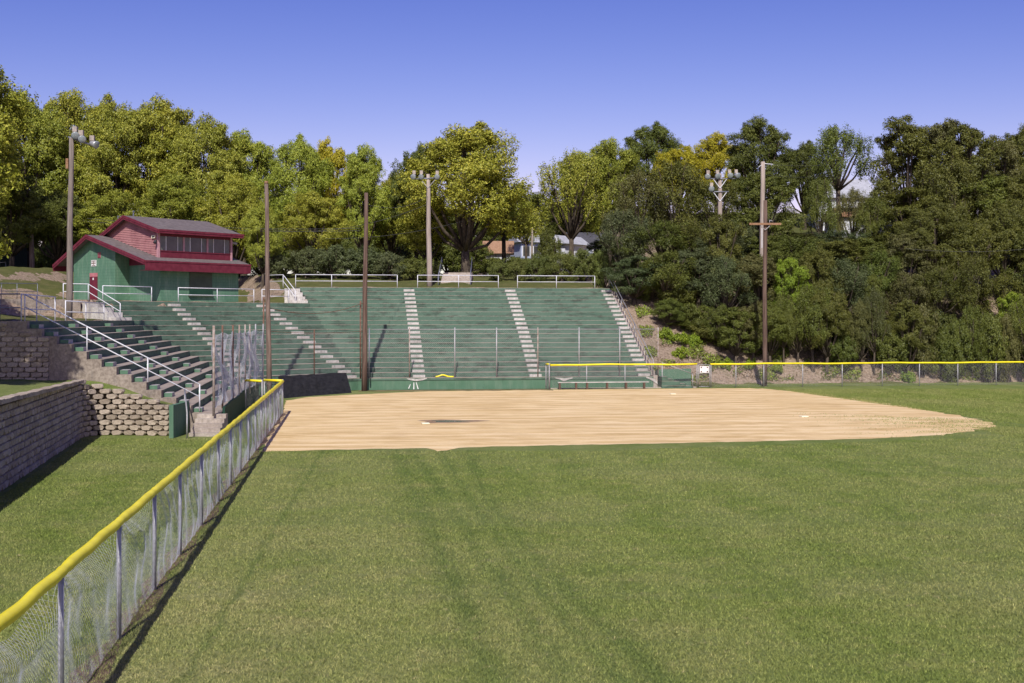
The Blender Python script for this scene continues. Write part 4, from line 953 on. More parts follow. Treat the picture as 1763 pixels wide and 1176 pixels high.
m_ = MB(); m_.box((-1.1, -.69, 2.16), (7.05, .0, 2.19)); m_.build('soffit', M['maroon'], B)
# upper storey
b = MB(); poly_x(b, .02, .10, [(.3, 2.95), (6.9, 4.6), (6.9, uproof(6.9)-.2), (3.9, 6.15-.1), (.3, uproof(.3)-.1)]); b.build('upper_gable_backing', M['maroon'], B)
b = MB(); zz = 3.0; i = 0
while zz < 6.0:
    lo = .34; hi = 6.85
    # board clipped by both roofs
    def inside(y): return lowroof(y) < zz+.08 and zz+.02 < uproof(y)-.12
    ysv = [y for y in np.arange(lo, hi, .03) if inside(y)]
    if ysv: b.add([(.018, ysv[0], zz), (.018, ysv[-1], zz), (.0, ysv[-1], zz+.01), (.0, ysv[0], zz+.01), (-.022, ysv[0], zz), (-.022, ysv[-1], zz), (.012, ysv[-1], zz+.125), (.012, ysv[0], zz+.125)], [(4, 5, 6, 7), (0, 1, 5, 4), (7, 6, 1, 0), (0, 4, 7), (1, 6, 5)])
    zz += .125; i += 1
b.build('clapboard_siding', M['siding'], B)
b = MB(); b.box((-.03, .27, 2.98), (.14, .42, 4.85)); b.build('corner_post', M['pink_post'], B)
b = MB(); b.box((6.12, .27, 2.98), (6.27, .42, 4.85)); b.build('corner_post', M['pink_post'], B)
b = MB(); b.box((.14, .32, 2.95), (6.12, .42, 3.52)); b.box((.14, .28, 3.52), (6.12, .42, 3.58)); b.build('sill_panel', M['maroon'], B)
b = MB(); b.box((.14, .30, 4.58), (6.12, .42, 4.9)); b.build('header', M['maroon'], B)
b = MB(); b.box((6.17, .42, 2.9), (6.27, 6.8, 4.6)); b.box((.1, 6.8, 3.0), (6.27, 6.9, 4.9)); b.build('upper_rear_wall', M['maroon'], B)
xw0, xw1 = .14, 6.12; bay = (xw1-xw0)/3
for i in range(3):
    xa, xb = xw0+bay*i, xw0+bay*(i+1)
    w = MB(); w.box((xa+.05, .372, 3.58), (xb-.05, .40, 4.58)); wo = w.build('window', M['glass'], B)
    for (u0, u1) in ((.03, .26), (.76, .97)):
        m_ = MB(); m_.box((lerp(xa, xb, u0), .362, 3.60), (lerp(xa, xb, u1), .3715, 4.56)); m_.build('side_pane', M['curtain'], wo)
    m_ = MB()
    for u in (.27, .75): xx = lerp(xa, xb, u); m_.box((xx-.022, .345, 3.58), (xx+.022, .3615, 4.58))
    m_.build('mullion', M['white'], wo)
    if i: m_ = MB(); m_.box((xa-.07, .315, 3.58), (xa+.07, .42, 4.58)); m_.build('window_post', M['pink_post'], B)
roof_slab(-.40, 6.75, uproof, [-.3, 3.9, 7.3], .09).build('upper_roof', M['shingle'], B)
m_ = MB(); ys_ = [-.3, 3.9, 7.32]
for x0_, x1_, dz0, dz1 in ((-.46, -.40, .02, -.15), (-.43, -.37, -.152, -.28)): poly_x(m_, x0_, x1_, [(y, uproof(y)+dz0) for y in ys_]+[(y, uproof(y)+dz1) for y in ys_[::-1]])
m_.build('upper_rake_board', M['maroon'], B)
m_ = MB(); m_.box((-.40, -.37, 4.72), (6.80, -.31, 4.99)); m_.box((-.38, -.40, 4.86), (6.82, -.37, 5.0)); m_.box((6.752, -.309, 4.72), (6.80, .8, 4.98)); m_.build('upper_fascia', M['maroon'], B)
m_ = MB(); m_.box((-.36, -.30, 4.76), (6.7, .30, 4.79)); m_.build('upper_soffit', M['maroon'], B)
# shuttered concession window, door, vent, little sign, lamp, camera
m_ = MB(); m_.box((2.35, -.06, .98), (4.25, -.002, 2.12)); so_ = m_.build('shutter', M['shutter'], B)
m_ = MB(); m_.box((2.33, -.075, .50), (4.27, -.002, .975)); m_.build('counter_board', M['darkgreen'], B)
m_ = MB(); m_.box((2.25, -.16, .42), (4.35, -.002, .49)); m_.build('counter', M['shutter'], B)
dy0, dy1 = 5.72+1.25-.03, 6.85+.03
dpx = lambda px: ((lambda r: ( (-24.2-1.12*.64) - r*(84-1.12*.77) )/( .77 + r*.64 ))((px-CX)/F))
dya, dyb = dpx(168), dpx(155)
m_ = MB(); m_.box((-1.165, dya, .02), (-1.122, dyb, 1.85)); dr_ = m_.build('door', M['maroon'], B)
m_ = MB(); m_.box((-1.160, dya, 1.855), (-1.122, dyb, 2.12)); m_.build('transom', M['maroon_pale'], B)
m_ = MB(); m_.box((-1.18, (dya+dyb)/2-.07, 1.62), (-1.166, (dya+dyb)/2+.07, 1.78)); m_.build('door_notice', M['white'], dr_)
ya, yb = dpx(166), dpx(157.5); za, zc_ = Z(458, 87)-zb, Z(447.5, 87)-zb
m_ = MB(); m_.box((-1.15, ya, za), (-1.122, yb, zc_)); sg = m_.build('small_sign', M['white'], B)
m_ = MB(); ym = (ya+yb)/2; hh = (zc_-za)
m_.box((-1.158, ya+.05, zc_-.10), (-1.151, yb-.05, zc_-.045)); m_.box((-1.158, ya+.06, za+hh*.42), (-1.151, yb-.03, za+hh*.58)); m_.box((-1.157, ym-.03, za+.09), (-1.151, ym+.03, zc_-.11)); m_.box((-1.158, ya+.10, za+.04), (-1.151, yb-.10, za+.085))
m_.build('sign_lettering', M['rust'], sg)
ya, yb = dpx(173.5), dpx(168.5); za, zc_ = Z(444.5, 87)-zb, Z(434.5, 87)-zb
m_ = MB(); m_.box((-1.14, ya, za), (-1.122, yb, zc_)); vv = m_.build('vent', M['maroon_pale'], B)
m_ = MB()
for i in range(4): z_ = lerp(za, zc_, (i+.5)/4); m_.box((-1.16, ya+.01, z_-.03), (-1.141, yb-.01, z_+.02))
m_.build('vent_slats', M['maroon'], vv)
m_ = MB(); m_.box((-.11, .55, 4.42), (-.024, .95, 4.62)); fx = m_.build('wall_lamp', M['white_board'], B)
m_ = MB(); m_.box((-.13, .64, 4.47), (-.111, .86, 4.57)); m_.build('lamp_glass', M['black'], fx)
m_ = MB(); m_.tube([(-.05, .40, 4.25), (-.22, .30, 4.2), (-.30, .26, 4.05)], [.05, .09, .11], 8); m_.build('loudspeaker', M['black'], B)
m_ = MB(); m_.tube([(6.3, .3, 4.4), (6.55, .1, 4.33)], [.06, .11], 8); m_.build('corner_lamp', M['alu'], B)
m_ = MB(); m_.tube([(.6, 4.2, 6.0), (.6, 4.2, 6.5)], .05, 8); m_.tube([(.6, 4.2, 6.5), (.6, 4.2, 6.56)], [.12, .05], 8); m_.tube([(-.2, 4.9, 5.6), (-.2, 4.9, 6.2)], .03, 6); m_.tube([(-.2, 4.9, 6.15), (.4, 4.7, 6.2)], .02, 6); m_.build('roof_vent_pipe', M['galv_dark'], B)

# ------------------------------------------------------------------ field things
def white_base(px, py, label):
    c = G(px, py); b = MB(); b.obox(c, Vector((.976, .216)), Vector((-.216, .976)), .17, .17, .006, .055)
    bm_ = b.build('base', M['white_board']); md = bm_.modifiers.new('bevel', 'BEVEL'); md.width = .015; md.segments = 2
    tag(bm_, label, 'base', 'white bases')
white_base(732.5, 730, 'white base beside the puddle'); white_base(1384, 718, 'white base alone on the right part of the infield'); white_base(1158, 679, 'white base near the players bench on the far edge of the dirt')
# leaning black boards
pts = [(489, 686, 487), (525.5, 682.5, 524), (551, 680.5, 549), (604.5, 676.5, 600)]
bl_ = [('left', 'leftmost narrow black mat leaning on the green wall'), ('mid', 'middle small black mat leaning on the green wall'), ('right', 'wide rightmost black mat leaning on the green wall')]
for i in range(3):
    a, c = G(pts[i][0], pts[i][1]), G(pts[i+1][0]+.3, pts[i+1][1]); dd = (c-a).normalized(); nb_ = Vector((-dd.y, dd.x, 0)); hh = 1.27; lean = nb_*.45
    b = MB(); th = -nb_*.03; n_ = 8; vs = []
    for k in range(n_+1):
        p = a.lerp(c, k/n_); wv = .03*math.sin(k*1.1+i)
        for q in (p, p+lean*.5-nb_*wv+Vector((0, 0, hh*.55)), p+lean+Vector((0, 0, hh+.02*math.sin(k*.9+i*2)))): vs += [q, q+th]
    fs = []
    for k in range(n_):
        o_ = 6*k; 
        for s_ in (0, 2): fs += [(o_+s_, o_+s_+6, o_+s_+8, o_+s_+2), (o_+s_+1, o_+s_+3, o_+s_+9, o_+s_+7)]
        fs += [(o_+4, o_+10, o_+11, o_+5), (o_, o_+1, o_+7, o_+6)]
    fs += [(0, 2, 3, 1), (2, 4, 5, 3), (6*n_, 6*n_+1, 6*n_+3, 6*n_+2), (6*n_+2, 6*n_+3, 6*n_+5, 6*n_+4)]
    b.add(vs, fs); tag(b.build('rubber_mat', M['black_board']), bl_[i][1], 'mat', 'black mats leaning on the wall')
# players bench
ba, bb_ = wall_pt(957, .75), wall_pt(1112, .75); dd = (bb_-ba).normalized(); L = (bb_-ba).length
e = empty('players_bench', 'long low bench with pale plank on dark supports in front of the green wall', 'bench', (ba.x, ba.y, 0)); 
b = MB(); b.obox(dd*L/2, dd, Vector((-dd.y, dd.x)), L/2, .14, .44, .49); b.build('seat', M['concrete_white'], e)
for t in (.02, .2, .32, .54, .75, .95):
    b = MB(); b.obox(dd*L*t, dd, Vector((-dd.y, dd.x)), .06, .11, 0, .438); b.build('leg', M['wood_red'], e)
b = MB(); fa, fb_ = px_on_rf(948), px_on_rf(1200); b.prism([(fa.x, fa.y+.05), (fb_.x, fb_.y+.05), (fb_.x, fb_.y+.6), (fa.x, fa.y+.6)], 0, .07); struct(b.build('concrete_walk', M['concrete']))
# loose yellow foam piece on the wall top
b = MB(); w0, w1 = wall_pt(750, -.05), wall_pt(781, -.05)
b.tube([(lerp(w0.x, w1.x, t), lerp(w0.y, w1.y, t), z0+.05+.12*math.exp(-((t-.4)/.22)**2)) for t in np.linspace(0, 1, 14)], .05, 10)
tag(b.build('foam_cap', M['yellow'], None, True), 'loose bent yellow cap lying on top of the green wall', 'cap')
# stairway on the hillside with blue-grey rails
Ds = 97.2; e = empty('hillside_stairs', 'concrete stairway climbing between shrubs behind the top railing', 'steps', (X(783, Ds), Ds, 0))
for i in range(12):
    y_ = Ds+i*.5; b = MB(); zz = 7.1+i*.13
    b.box((-1.25, i*.5, 6.6), (1.25, i*.5+.499, zz+.02)); b.build('step', M['concrete'], e)
for sx_, lab in ((-1.3, 'left'), (1.25, 'right')):
    xs_ = X(783, Ds)+sx_; polyrail('stair_railing', 'dark steel handrail on the '+lab+' side of the hillside stairway', [(xs_, Ds-.3, 7.05), (xs_-.1, Ds+6.5, 8.9)], h=1.0, m='galv_dark', mids=(.5,), r=.035)

# ------------------------------------------------------------------ houses
def house(label, px, py, D, w, dp, hw, hr, rot, wall, roof, axis='x', wins=((-.25, .5), (.25, .5)), zb=None):
    c = P(px, py, D); e = empty('house', label, 'house', (c.x, c.y, 0), R(rot), 'distant houses'); z = c.z; zb = z-6 if zb is None else zb
    b = MB(); b.box((-w/2, -dp/2, z-hw-4), (w/2, dp/2, z)); b.build('wall', M[wall], e)
    b = MB()
    if axis == 'x': b.add([(-w/2-.4, -dp/2-.4, z-.05), (w/2+.4, -dp/2-.4, z-.05), (w/2+.4, dp/2+.4, z-.05), (-w/2-.4, dp/2+.4, z-.05), (-w/2-.4, 0, z+hr), (w/2+.4, 0, z+hr)], [(0, 1, 5, 4), (2, 3, 4, 5), (0, 4, 3), (1, 2, 5), (0, 3, 2, 1)])
    else:
        b.add([(-w/2-.4, -dp/2-.4, z-.05+.0), (w/2+.4, -dp/2-.4, z-.05), (w/2+.4, dp/2+.4, z-.05), (-w/2-.4, dp/2+.4, z-.05), (0, -dp/2-.4, z+hr), (0, dp/2+.4, z+hr)], [(0, 3, 5, 4), (1, 4, 5, 2), (0, 4, 1), (2, 5, 3), (0, 1, 2, 3)])
        g_ = MB(); g_.add([(-w/2, -dp/2-.41, z), (w/2, -dp/2-.41, z), (0, -dp/2-.41, z+hr*.86), (-w/2, -dp/2-.44, z), (w/2, -dp/2-.44, z), (0, -dp/2-.44, z+hr*.86)], [(0, 1, 2), (3, 5, 4), (0, 3, 4, 1), (1, 4, 5, 2), (2, 5, 3, 0)]); g_.build('gable', M[wall], e)
    b.build('roof', M[roof], e)
    for (wx, wz) in wins:
        q = MB(); q.box((wx*w-.4, -dp/2-.05, z-.5-1.1), (wx*w+.4, -dp/2-.005, z-.5)); wo = q.build('window', M['glass'], e)
        q = MB(); q.box((wx*w-.48, -dp/2-.03, z-.5-1.18), (wx*w-.4, -dp/2-.004, z-.42)); q.box((wx*w+.4, -dp/2-.03, z-.5-1.18), (wx*w+.48, -dp/2-.004, z-.42)); q.build('frame', M['white'], wo)
    return e
house('small white garage with a brown shingle roof behind the shrubs', 858, 437, 128, 2.5, 2.6, 2.5, 1.35, 0, 'housewhite', 'roofbrown', 'x', wins=((-.1, .5),))
house('pale blue house with a grey roof beside the thin distant pole', 906, 418, 140, 2.6, 3.5, 4, .9, 20, 'houseblue', 'roofgrey')
house('white gabled house with a pale grey roof above the hedge', 978, 421, 130, 2.0, 4.0, 3, .9, -38, 'housewhite', 'roofgrey', 'y', wins=())
house('house with a big dark shingle roof right of the white gabled house', 1008, 425, 136, 3.6, 5, 4, 1.6, 5, 'houseblue', 'roofdark')
house('white house with an orange-brown roof showing through the wooded bank', 1478, 377, 118, 5.0, 6, 4, 1.1, 0, 'housewhite', 'rooforange', 'x', wins=())
house('tall white house half hidden behind the willow on the wooded bank', 1442, 345, 128, 5.5, 6, 4, 2.2, 0, 'housewhite', 'roofgrey', 'x', wins=((.3, .5),))
house('dark green house cut by the left edge of the picture', -30, 418, 112, 5.8, 6, 4, 1.6, 0, 'darkgreenhouse', 'roofdark', 'y')
polyrail('railing', 'small grey garden fence in front of the dark green house', [(X(-12, 105), 105, T(-46, 105)), (X(10, 105), 105, T(-44, 105))], h=1.3, m='galv')

# ------------------------------------------------------------------ trees
def leaf_cloud(rs, centers, radii, per, size, flat=.0, droop=0.0):
    """numpy: twigs scattered through soft clumps, a spray of leaves round every twig"""
    spray = 7; nt = max(2, int(per/spray)); cs = np.repeat(np.arange(len(centers)), nt); m = len(cs)
    c = np.asarray(centers)[cs]; r = np.asarray(radii)[cs][:, None]; ctr = np.mean(np.asarray(centers), axis=0)
    d = rs.normal(size=(m, 3)); d /= np.linalg.norm(d, axis=1)[:, None]; rad = .35+.75*rs.uniform(0, 1, size=(m, 1))**.6+.25*np.abs(rs.normal(size=(m, 1)))*(rs.uniform(size=(m, 1)) > .7)
    tw = c+d*rad*r*np.array([1, 1, .8])
    if droop: tw[:, 2] -= droop*rs.uniform(0, 1, m)**1.5
    out = d+.5*(tw-ctr)/(np.linalg.norm(tw-ctr, axis=1)[:, None]+1e-6); out /= np.linalg.norm(out, axis=1)[:, None]
    idx = np.repeat(np.arange(m), spray); n = len(idx)
    p = tw[idx]+rs.normal(size=(n, 3))*size*np.array([1.25, 1.25, 1.0 if not droop else 2.4])
    nrm = out[idx]*.8+rs.normal(size=(n, 3))*.5+np.array([0, 0, .35]); nrm /= np.linalg.norm(nrm, axis=1)[:, None]
    t = np.cross(nrm, rs.normal(size=(n, 3))); t /= np.linalg.norm(t, axis=1)[:, None]+1e-9; b = np.cross(nrm, t)
    s = size*rs.uniform(.55, 1.3, size=(n, 1)); a1 = t*s; b1 = b*s*.6
    V = np.stack([p-a1, p-b1+nrm*s*.12, p+a1, p+b1+nrm*s*.12], axis=1).reshape(-1, 3); Fq = np.arange(4*n).reshape(-1, 4)
    return V, Fq
def tree_proto(seed, R0=5.2, H0=15, cb=.20, lobes=17, clumps=14, per=390, leaf=.084, lobe_r=(.24, .38), spread=.72, droop=0, flatbot=False, name='tree'):
    rs = np.random.RandomState(seed); rr = random.Random(seed)
    # limbs
    tb = MB(); fork = H0*rr.uniform(cb*.8, cb*1.1); lean = Vector((rr.uniform(-.4, .4), rr.uniform(-.4, .4), 0))
    tr = R0*.065; fp = lean*.5+Vector((0, 0, fork)); tb.tube([(0, 0, -1), (0, 0, .4), lean*.25+Vector((0, 0, fork*.5)), fp], [tr*1.7, tr*1.25, tr, tr*.9], 9)
    cs = []; rad = []; lob = []
    for i in range(lobes):
        a = i*2.399+rr.uniform(-.4, .4); f = (i+.5)/lobes; zz = lerp(cb+.12, .90, f**.85); w = spread*math.sqrt(max(.05, 1-((zz-.50)/.52)**2))*rr.uniform(.62, 1.05)
        if f > .86: w *= .55
        c = Vector((math.cos(a)*w*R0, math.sin(a)*w*R0, zz*H0)); lr_ = R0*rr.uniform(*lobe_r)*(1.08 if f < .8 else .85); lob.append((c, lr_))
        mid = fp.lerp(c, .5)+Vector((0, 0, -.06*H0 if f < .6 else 0)); tb.tube([fp-Vector((0, 0, fork*.12)), mid, c, c+(c-mid)*.1], [tr*.62, tr*.40, tr*.20, tr*.06], 6)
        for j in range(3):
            dd = Vector((rr.gauss(0, 1), rr.gauss(0, 1), rr.gauss(.2, .7))).normalized()*lr_*.9; tb.tube([mid.lerp(c, .6), c+dd*.4, c+dd*.8], [tr*.18, tr*.10, tr*.03], 5)
        for j in range(clumps):
            dd = Vector((rr.gauss(0, 1), rr.gauss(0, 1), rr.gauss(.12, .8))).normalized(); q = c+Vector((dd.x, dd.y, dd.z*.78))*lr_*rr.uniform(.55, 1.0)
            cs.append(tuple(q)); rad.append(lr_*rr.uniform(.28, .52))
    for j in range(int(lobes*1.6)):      # sprigs breaking the outline
        c, lr_ = lob[rr.randrange(len(lob))]; dd = Vector((rr.gauss(0, 1), rr.gauss(0, 1), abs(rr.gauss(.3, .8)))).normalized(); cs.append(tuple(c+dd*lr_*rr.uniform(.95, 1.12))); rad.append(lr_*rr.uniform(.25, .42))
    V, Fq = leaf_cloud(rs, cs, rad, per, leaf, droop=droop)
    return V, Fq, tb
PROTO = {}
def get_proto(key):
    if key in PROTO: return PROTO[key]
    kind, i = key
    kw = dict(elm=dict(), tall=dict(R0=4.2, H0=15, cb=.16, lobes=18, clumps=12, per=230, leaf=.092, spread=.80, lobe_r=(.24, .40)),
              wisp=dict(R0=4.6, H0=15, cb=.25, lobes=14, clumps=10, per=170, leaf=.095, spread=.75, lobe_r=(.26, .38), droop=1.5),
              willow=dict(R0=4.6, H0=15, cb=.46, lobes=12, clumps=9, per=150, leaf=.09, spread=.8, lobe_r=(.24, .34), droop=1.6),
              bush=dict(R0=3.2, H0=4.6, cb=.05, lobes=11, clumps=10, per=170, leaf=.085, spread=.66, lobe_r=(.30, .42)),
              hedge=dict(R0=3.0, H0=3.4, cb=.02, lobes=12, clumps=10, per=230, leaf=.060, spread=.72, lobe_r=(.30, .40)),
              weed=dict(R0=1.0, H0=.9, cb=.02, lobes=7, clumps=5, per=60, leaf=.075, spread=.8, lobe_r=(.25, .4)))[kind]
    V, Fq, tb = tree_proto(hash_seed(kind, i), **kw); PROTO[key] = [V, Fq, tb, kw.get('R0', 5.2), kw.get('H0', 15), None, None]; return PROTO[key]
def hash_seed(k, i): return sum(ord(c) for c in k)*13+i*101
def copytree(kind, i, mk, name, label, cat, loc, sx_, sz_, rot, group):
    pr = get_proto((kind, i))
    e = empty(name, label, cat, loc, rot, group); e.scale = (sx_, sx_, sz_)
    if pr[5] is None:
        o = raw_mesh('crown' if kind not in ('bush', 'hedge', 'weed') else 'foliage', pr[0], pr[1], LEAF[mk]); pr[5] = o.data
        t = pr[2].build('trunk' if kind not in ('bush', 'hedge', 'weed') else 'stems', M['bark'], None, True); pr[6] = t.data
    else:
        o = bpy.data.objects.new('crown' if kind not in ('bush', 'hedge', 'weed') else 'foliage', pr[5]); C.objects.link(o)
        t = bpy.data.objects.new('trunk' if kind not in ('bush', 'hedge', 'weed') else 'stems', pr[6]); C.objects.link(t)
    o.parent = e; t.parent = e; o.material_slots[0].link = 'OBJECT'; o.material_slots[0].material = LEAF[mk]
    return e
trr = random.Random(3)
def tree(px, D, topy, hw, kind, mk, label, group='trees on the hill', name='tree', cat='tree', sink=0.0):
    x = X(px, D); zb_ = T(x, D)-sink; h = Z(topy, D)-zb_; pr = get_proto((kind, 0)); Rw = hw/F*D
    i = trr.randrange(4 if kind in ('elm', 'tall') else 3)
    pr = get_proto((kind, i)); Rw = max(Rw, .4)
    return copytree(kind, i, mk, name, label, cat, (x, D, zb_), Rw/(pr[3]*.93), h/(pr[4]*.97), trr.uniform(0, 6.28), group)
ORD = 'first second third fourth fifth sixth seventh eighth ninth tenth eleventh twelfth thirteenth fourteenth fifteenth sixteenth seventeenth eighteenth nineteenth twentieth twenty-first twenty-second twenty-third twenty-fourth twenty-fifth twenty-sixth twenty-seventh twenty-eighth twenty-ninth thirtieth thirty-first thirty-second'.split()
TREES = [
 # px, D, top, half width px, proto, leaf, label
 (-95, 98, 78, 150, 'elm', 'Y', 'nearest tree reaching in at the top left corner'),
 (50, 116, 160, 80, 'elm', 'Y', 'tall yellow-green tree right of the corner tree above the street sign pole'),
 (125, 121, 158, 85, 'elm', 'Y', 'broad yellow-green tree directly behind the grey floodlight pole'),
 (205, 118, 172, 80, 'elm', 'Y', 'yellow-green tree rising behind the gable of the green building'),
 (280, 121, 168, 85, 'elm', 'Y', 'tallest yellow-green tree above the press box roof'),
 (350, 117, 200, 75, 'elm', 'Y', 'rounded yellow-green tree right above the press box windows'),
 (420, 120, 226, 66, 'elm', 'Y', 'yellow-green tree just left of the bare weathered pole'),
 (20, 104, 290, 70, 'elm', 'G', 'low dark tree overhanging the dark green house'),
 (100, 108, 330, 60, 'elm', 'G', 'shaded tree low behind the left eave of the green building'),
 (190, 106, 330, 60, 'elm', 'Y', 'lower leafy tree peeking over the ridge of the green building'),
 (300, 107, 300, 75, 'elm', 'Y', 'drooping tree immediately behind the press box roof'),
 (400, 106, 300, 60, 'elm', 'Y', 'bushy tree beyond the right corner of the press box'),
 (452, 101, 350, 34, 'elm', 'Y', 'small bright tree beside the right wall of the green building'),
 (510, 111, 238, 58, 'elm', 'Y', 'yellow-green tree right of the bare weathered pole'),
 (572, 114, 244, 52, 'elm', 'YY', 'tree with a bright yellow autumn top between the two bare poles'),
 (625, 111, 250, 50, 'elm', 'Y', 'tree standing directly behind the dark brown bare pole'),
 (540, 106, 330, 60, 'elm', 'Y', 'low spreading tree above the grey-green shrubs between the bare poles'),
 (675, 116, 300, 42, 'elm', 'Y', 'smaller tree left of the centre floodlight pole'),
 (715, 112, 252, 48, 'elm', 'G', 'darker tree directly behind the centre floodlight pole'),
 (802, 106, 214, 108, 'elm', 'Y', 'largest yellow-green tree with thick trunk beside the hillside stairway'),
 (735, 110, 330, 55, 'elm', 'Y', 'low leafy tree filling the gap under the centre floodlight'),
 (868, 112, 322, 52, 'willow', 'Y', 'low pale tree hanging over the brown-roofed garage'),
 (905, 124, 352, 34, 'willow', 'Y', 'small pale tree below the gap of sky'),
 (985, 113, 256, 62, 'willow', 'Y', 'yellow-green tree right of the gap of sky above the white gabled house'),
 (1050, 116, 240, 62, 'elm', 'Y', 'yellow-green tree above the right end of the hedge'),
 (995, 143, 262, 46, 'elm', 'Y', 'yellow-green crown far behind the white gabled house'),
 (1040, 145, 268, 46, 'elm', 'G', 'green crown behind the house with the dark shingle roof'),
 (1120, 136, 214, 52, 'elm', 'G', 'rounded mid-green tree showing above the yellow-green ones'),
 (1232, 132, 232, 46, 'elm', 'YY', 'bright yellow tree top left of the rounded dark tree'),
 (1170, 128, 250, 45, 'elm', 'YY', 'yellow tree top behind the twin-armed floodlight pole'),
 (946, 112, 398, 22, 'bush', 'D', 'dark dense evergreen between the blue house and white gabled house'),
 (1308, 124, 206, 58, 'elm', 'D', 'rounded dark green tree standing above the utility poles'),
 (1445, 114, 208, 60, 'willow', 'G', 'feathery willow-like tree with forked trunk in front of the white house'),
 (1385, 126, 244, 44, 'elm', 'D', 'dark tree between the rounded tree and the willow'),
 (1562, 110, 198, 60, 'tall', 'D', 'tall dark tree right of the willow'),
 (1618, 112, 203, 60, 'tall', 'O', 'tallest olive-brown tree on the wooded bank'),
 (1665, 109, 208, 56, 'tall', 'D', 'tall dark tree third from the right edge'),
 (1712, 113, 232, 50, 'tall', 'O', 'olive tree dipping below its neighbours near the right edge'),
 (1765, 116, 212, 50, 'elm', 'D', 'tree cut by the right edge of the picture'),
]
for i, tr_ in enumerate(TREES): tree(*tr_)
# backdrop rows that close the gaps under the crowns
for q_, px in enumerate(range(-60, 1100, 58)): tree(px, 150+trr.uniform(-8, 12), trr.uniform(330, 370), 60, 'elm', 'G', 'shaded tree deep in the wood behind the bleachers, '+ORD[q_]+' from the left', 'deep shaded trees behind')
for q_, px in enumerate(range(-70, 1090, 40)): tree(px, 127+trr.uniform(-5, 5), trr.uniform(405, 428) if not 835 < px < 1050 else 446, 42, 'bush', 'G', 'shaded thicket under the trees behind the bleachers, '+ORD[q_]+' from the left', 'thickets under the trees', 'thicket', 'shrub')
WL = 'dark leafy tree in the dense wooded bank right of the bleachers'
for row_, (lo, hi, D, y0_, y1_, hw, st_) in zip(('back', 'middle', 'front'), ((1100, 1800, 106, 262, 330, 58, 68), (1075, 1800, 99, 340, 410, 54, 62), (1092, 1800, 94.5, 420, 470, 46, 52))):
    px = lo; q_ = 0
    while px < hi:
        tp_ = trr.uniform(y0_, y1_); kk = trr.choice(['tall', 'wisp', 'elm', 'wisp']); mk = trr.choice(['D', 'G', 'O', 'D', 'D', 'B'])
        if 1355 < px < 1560 and D > 97: tp_ = trr.uniform(394, 410)
        if px < 1150 and D > 100: tp_ = max(tp_, 275)
        tree(px, D+trr.uniform(-1.5, 1.5), tp_, hw*trr.uniform(.85, 1.2), kk, mk, {'D': 'dark green', 'G': 'mid green', 'O': 'olive', 'B': 'grey-green'}[mk]+' tree in the '+row_+' row of the wooded bank, '+ORD[q_]+' from its left', 'dense trees on the wooded bank'); px += st_*trr.uniform(.8, 1.15); q_ += 1
px = 1150; q_ = 0
while px < 1800:
    tree(px, 89.2+trr.uniform(-.4, .4)+2.8*max(0, min(1, (1265-px)/90)), (ty_ := trr.uniform(480, 585)), 30*trr.uniform(.7, 1.3), 'bush' if ty_ > 530 else trr.choice(['wisp', 'tall', 'elm']), trr.choice(['D', 'G', 'G', 'O', 'G', 'H']), 'low bush at the foot of the wooded bank, '+ORD[q_]+' from its left end', 'bushes at the foot of the wooded bank', 'bush', 'bush'); q_ += 1; px += 27*trr.uniform(.8, 1.2)
for q_, px in enumerate(range(1262, 1800, 44)): tree(px, 91.8+trr.uniform(-.3, .3), trr.uniform(528, 562), 34, 'bush', trr.choice(['D', 'G', 'O']), 'dark bush in the second row above the right fence, '+ORD[q_]+' from its left end', 'bushes at the foot of the wooded bank', 'bush', 'bush')
tree(1241, 95.2, 368, 34, 'tall', 'D', 'dark tree hiding the lower shaft of the twin-armed floodlight pole')
tree(1187, 92.4, 524, 30, 'bush', 'G', 'mid-green bush overhanging the weeds above the low green wall'); tree(1217, 91.4, 548, 28, 'bush', 'D', 'dark bush above the gate'); tree(1250, 90.6, 560, 28, 'bush', 'G', 'mid-green bush between the gate and the brown utility pole')
tree(1090, 97, 452, 28, 'bush', 'D', 'dark bush crowding the top of the right handrail'); tree(1124, 95.4, 470, 34, 'bush', 'G', 'spreading bush on the bank just right of the handrail'); tree(1165, 94, 498, 34, 'bush', 'D', 'dark overhanging bush above the bare patch of bank')
tree(1502, 106, 335, 34, 'wisp', 'G', 'thin feathery tree in front of the orange roof'); tree(1468, 107, 318, 30, 'wisp', 'O', 'thin olive tree veiling the white house behind the willow trunk'); tree(1412, 106, 300, 30, 'wisp', 'G', 'thin feathery tree just left of the willow trunk')
tree(1358, 92.5, 440, 30, 'tall', 'K', 'bright green young tree just right of the brown utility pole'); tree(1500, 93, 470, 20, 'tall', 'G', 'slim lighter tree low in the middle of the wooded bank'); tree(1745, 92, 500, 26, 'tall', 'K', 'bright yellow-green young tree at the far right foot of the bank')
for px, ty, hw, lb in ((1145, 588, 14, 'bright green weed clump nearest the right handrail'), (1170, 590, 16, 'bright green weeds on the bare bank above the low green wall'), (1195, 600, 13, 'bright green weeds on the bank above the gate'), (1172, 612, 12, 'lowest bright weed clump left of the gate'), (1290, 622, 9, 'small weed clump behind the fence left of the utility pole'), (1250, 606, 10, 'weed clump right of and above the gate'), (1338, 640, 9, 'weed clump behind the fence right of the utility pole'), (1565, 632, 12, 'weed clump behind the middle of the right fence')):
    D_ = 88.3 if ty > 600 else 90.2; x = X(px, D_); pr = get_proto(('weed', 0)); i = trr.randrange(3)
    copytree('weed', i, 'K', 'weed_clump', lb, 'plant', (x, D_, T(x, D_)-.05), hw/F*D_/.9, .8, trr.uniform(0, 6), 'weeds on the bank')
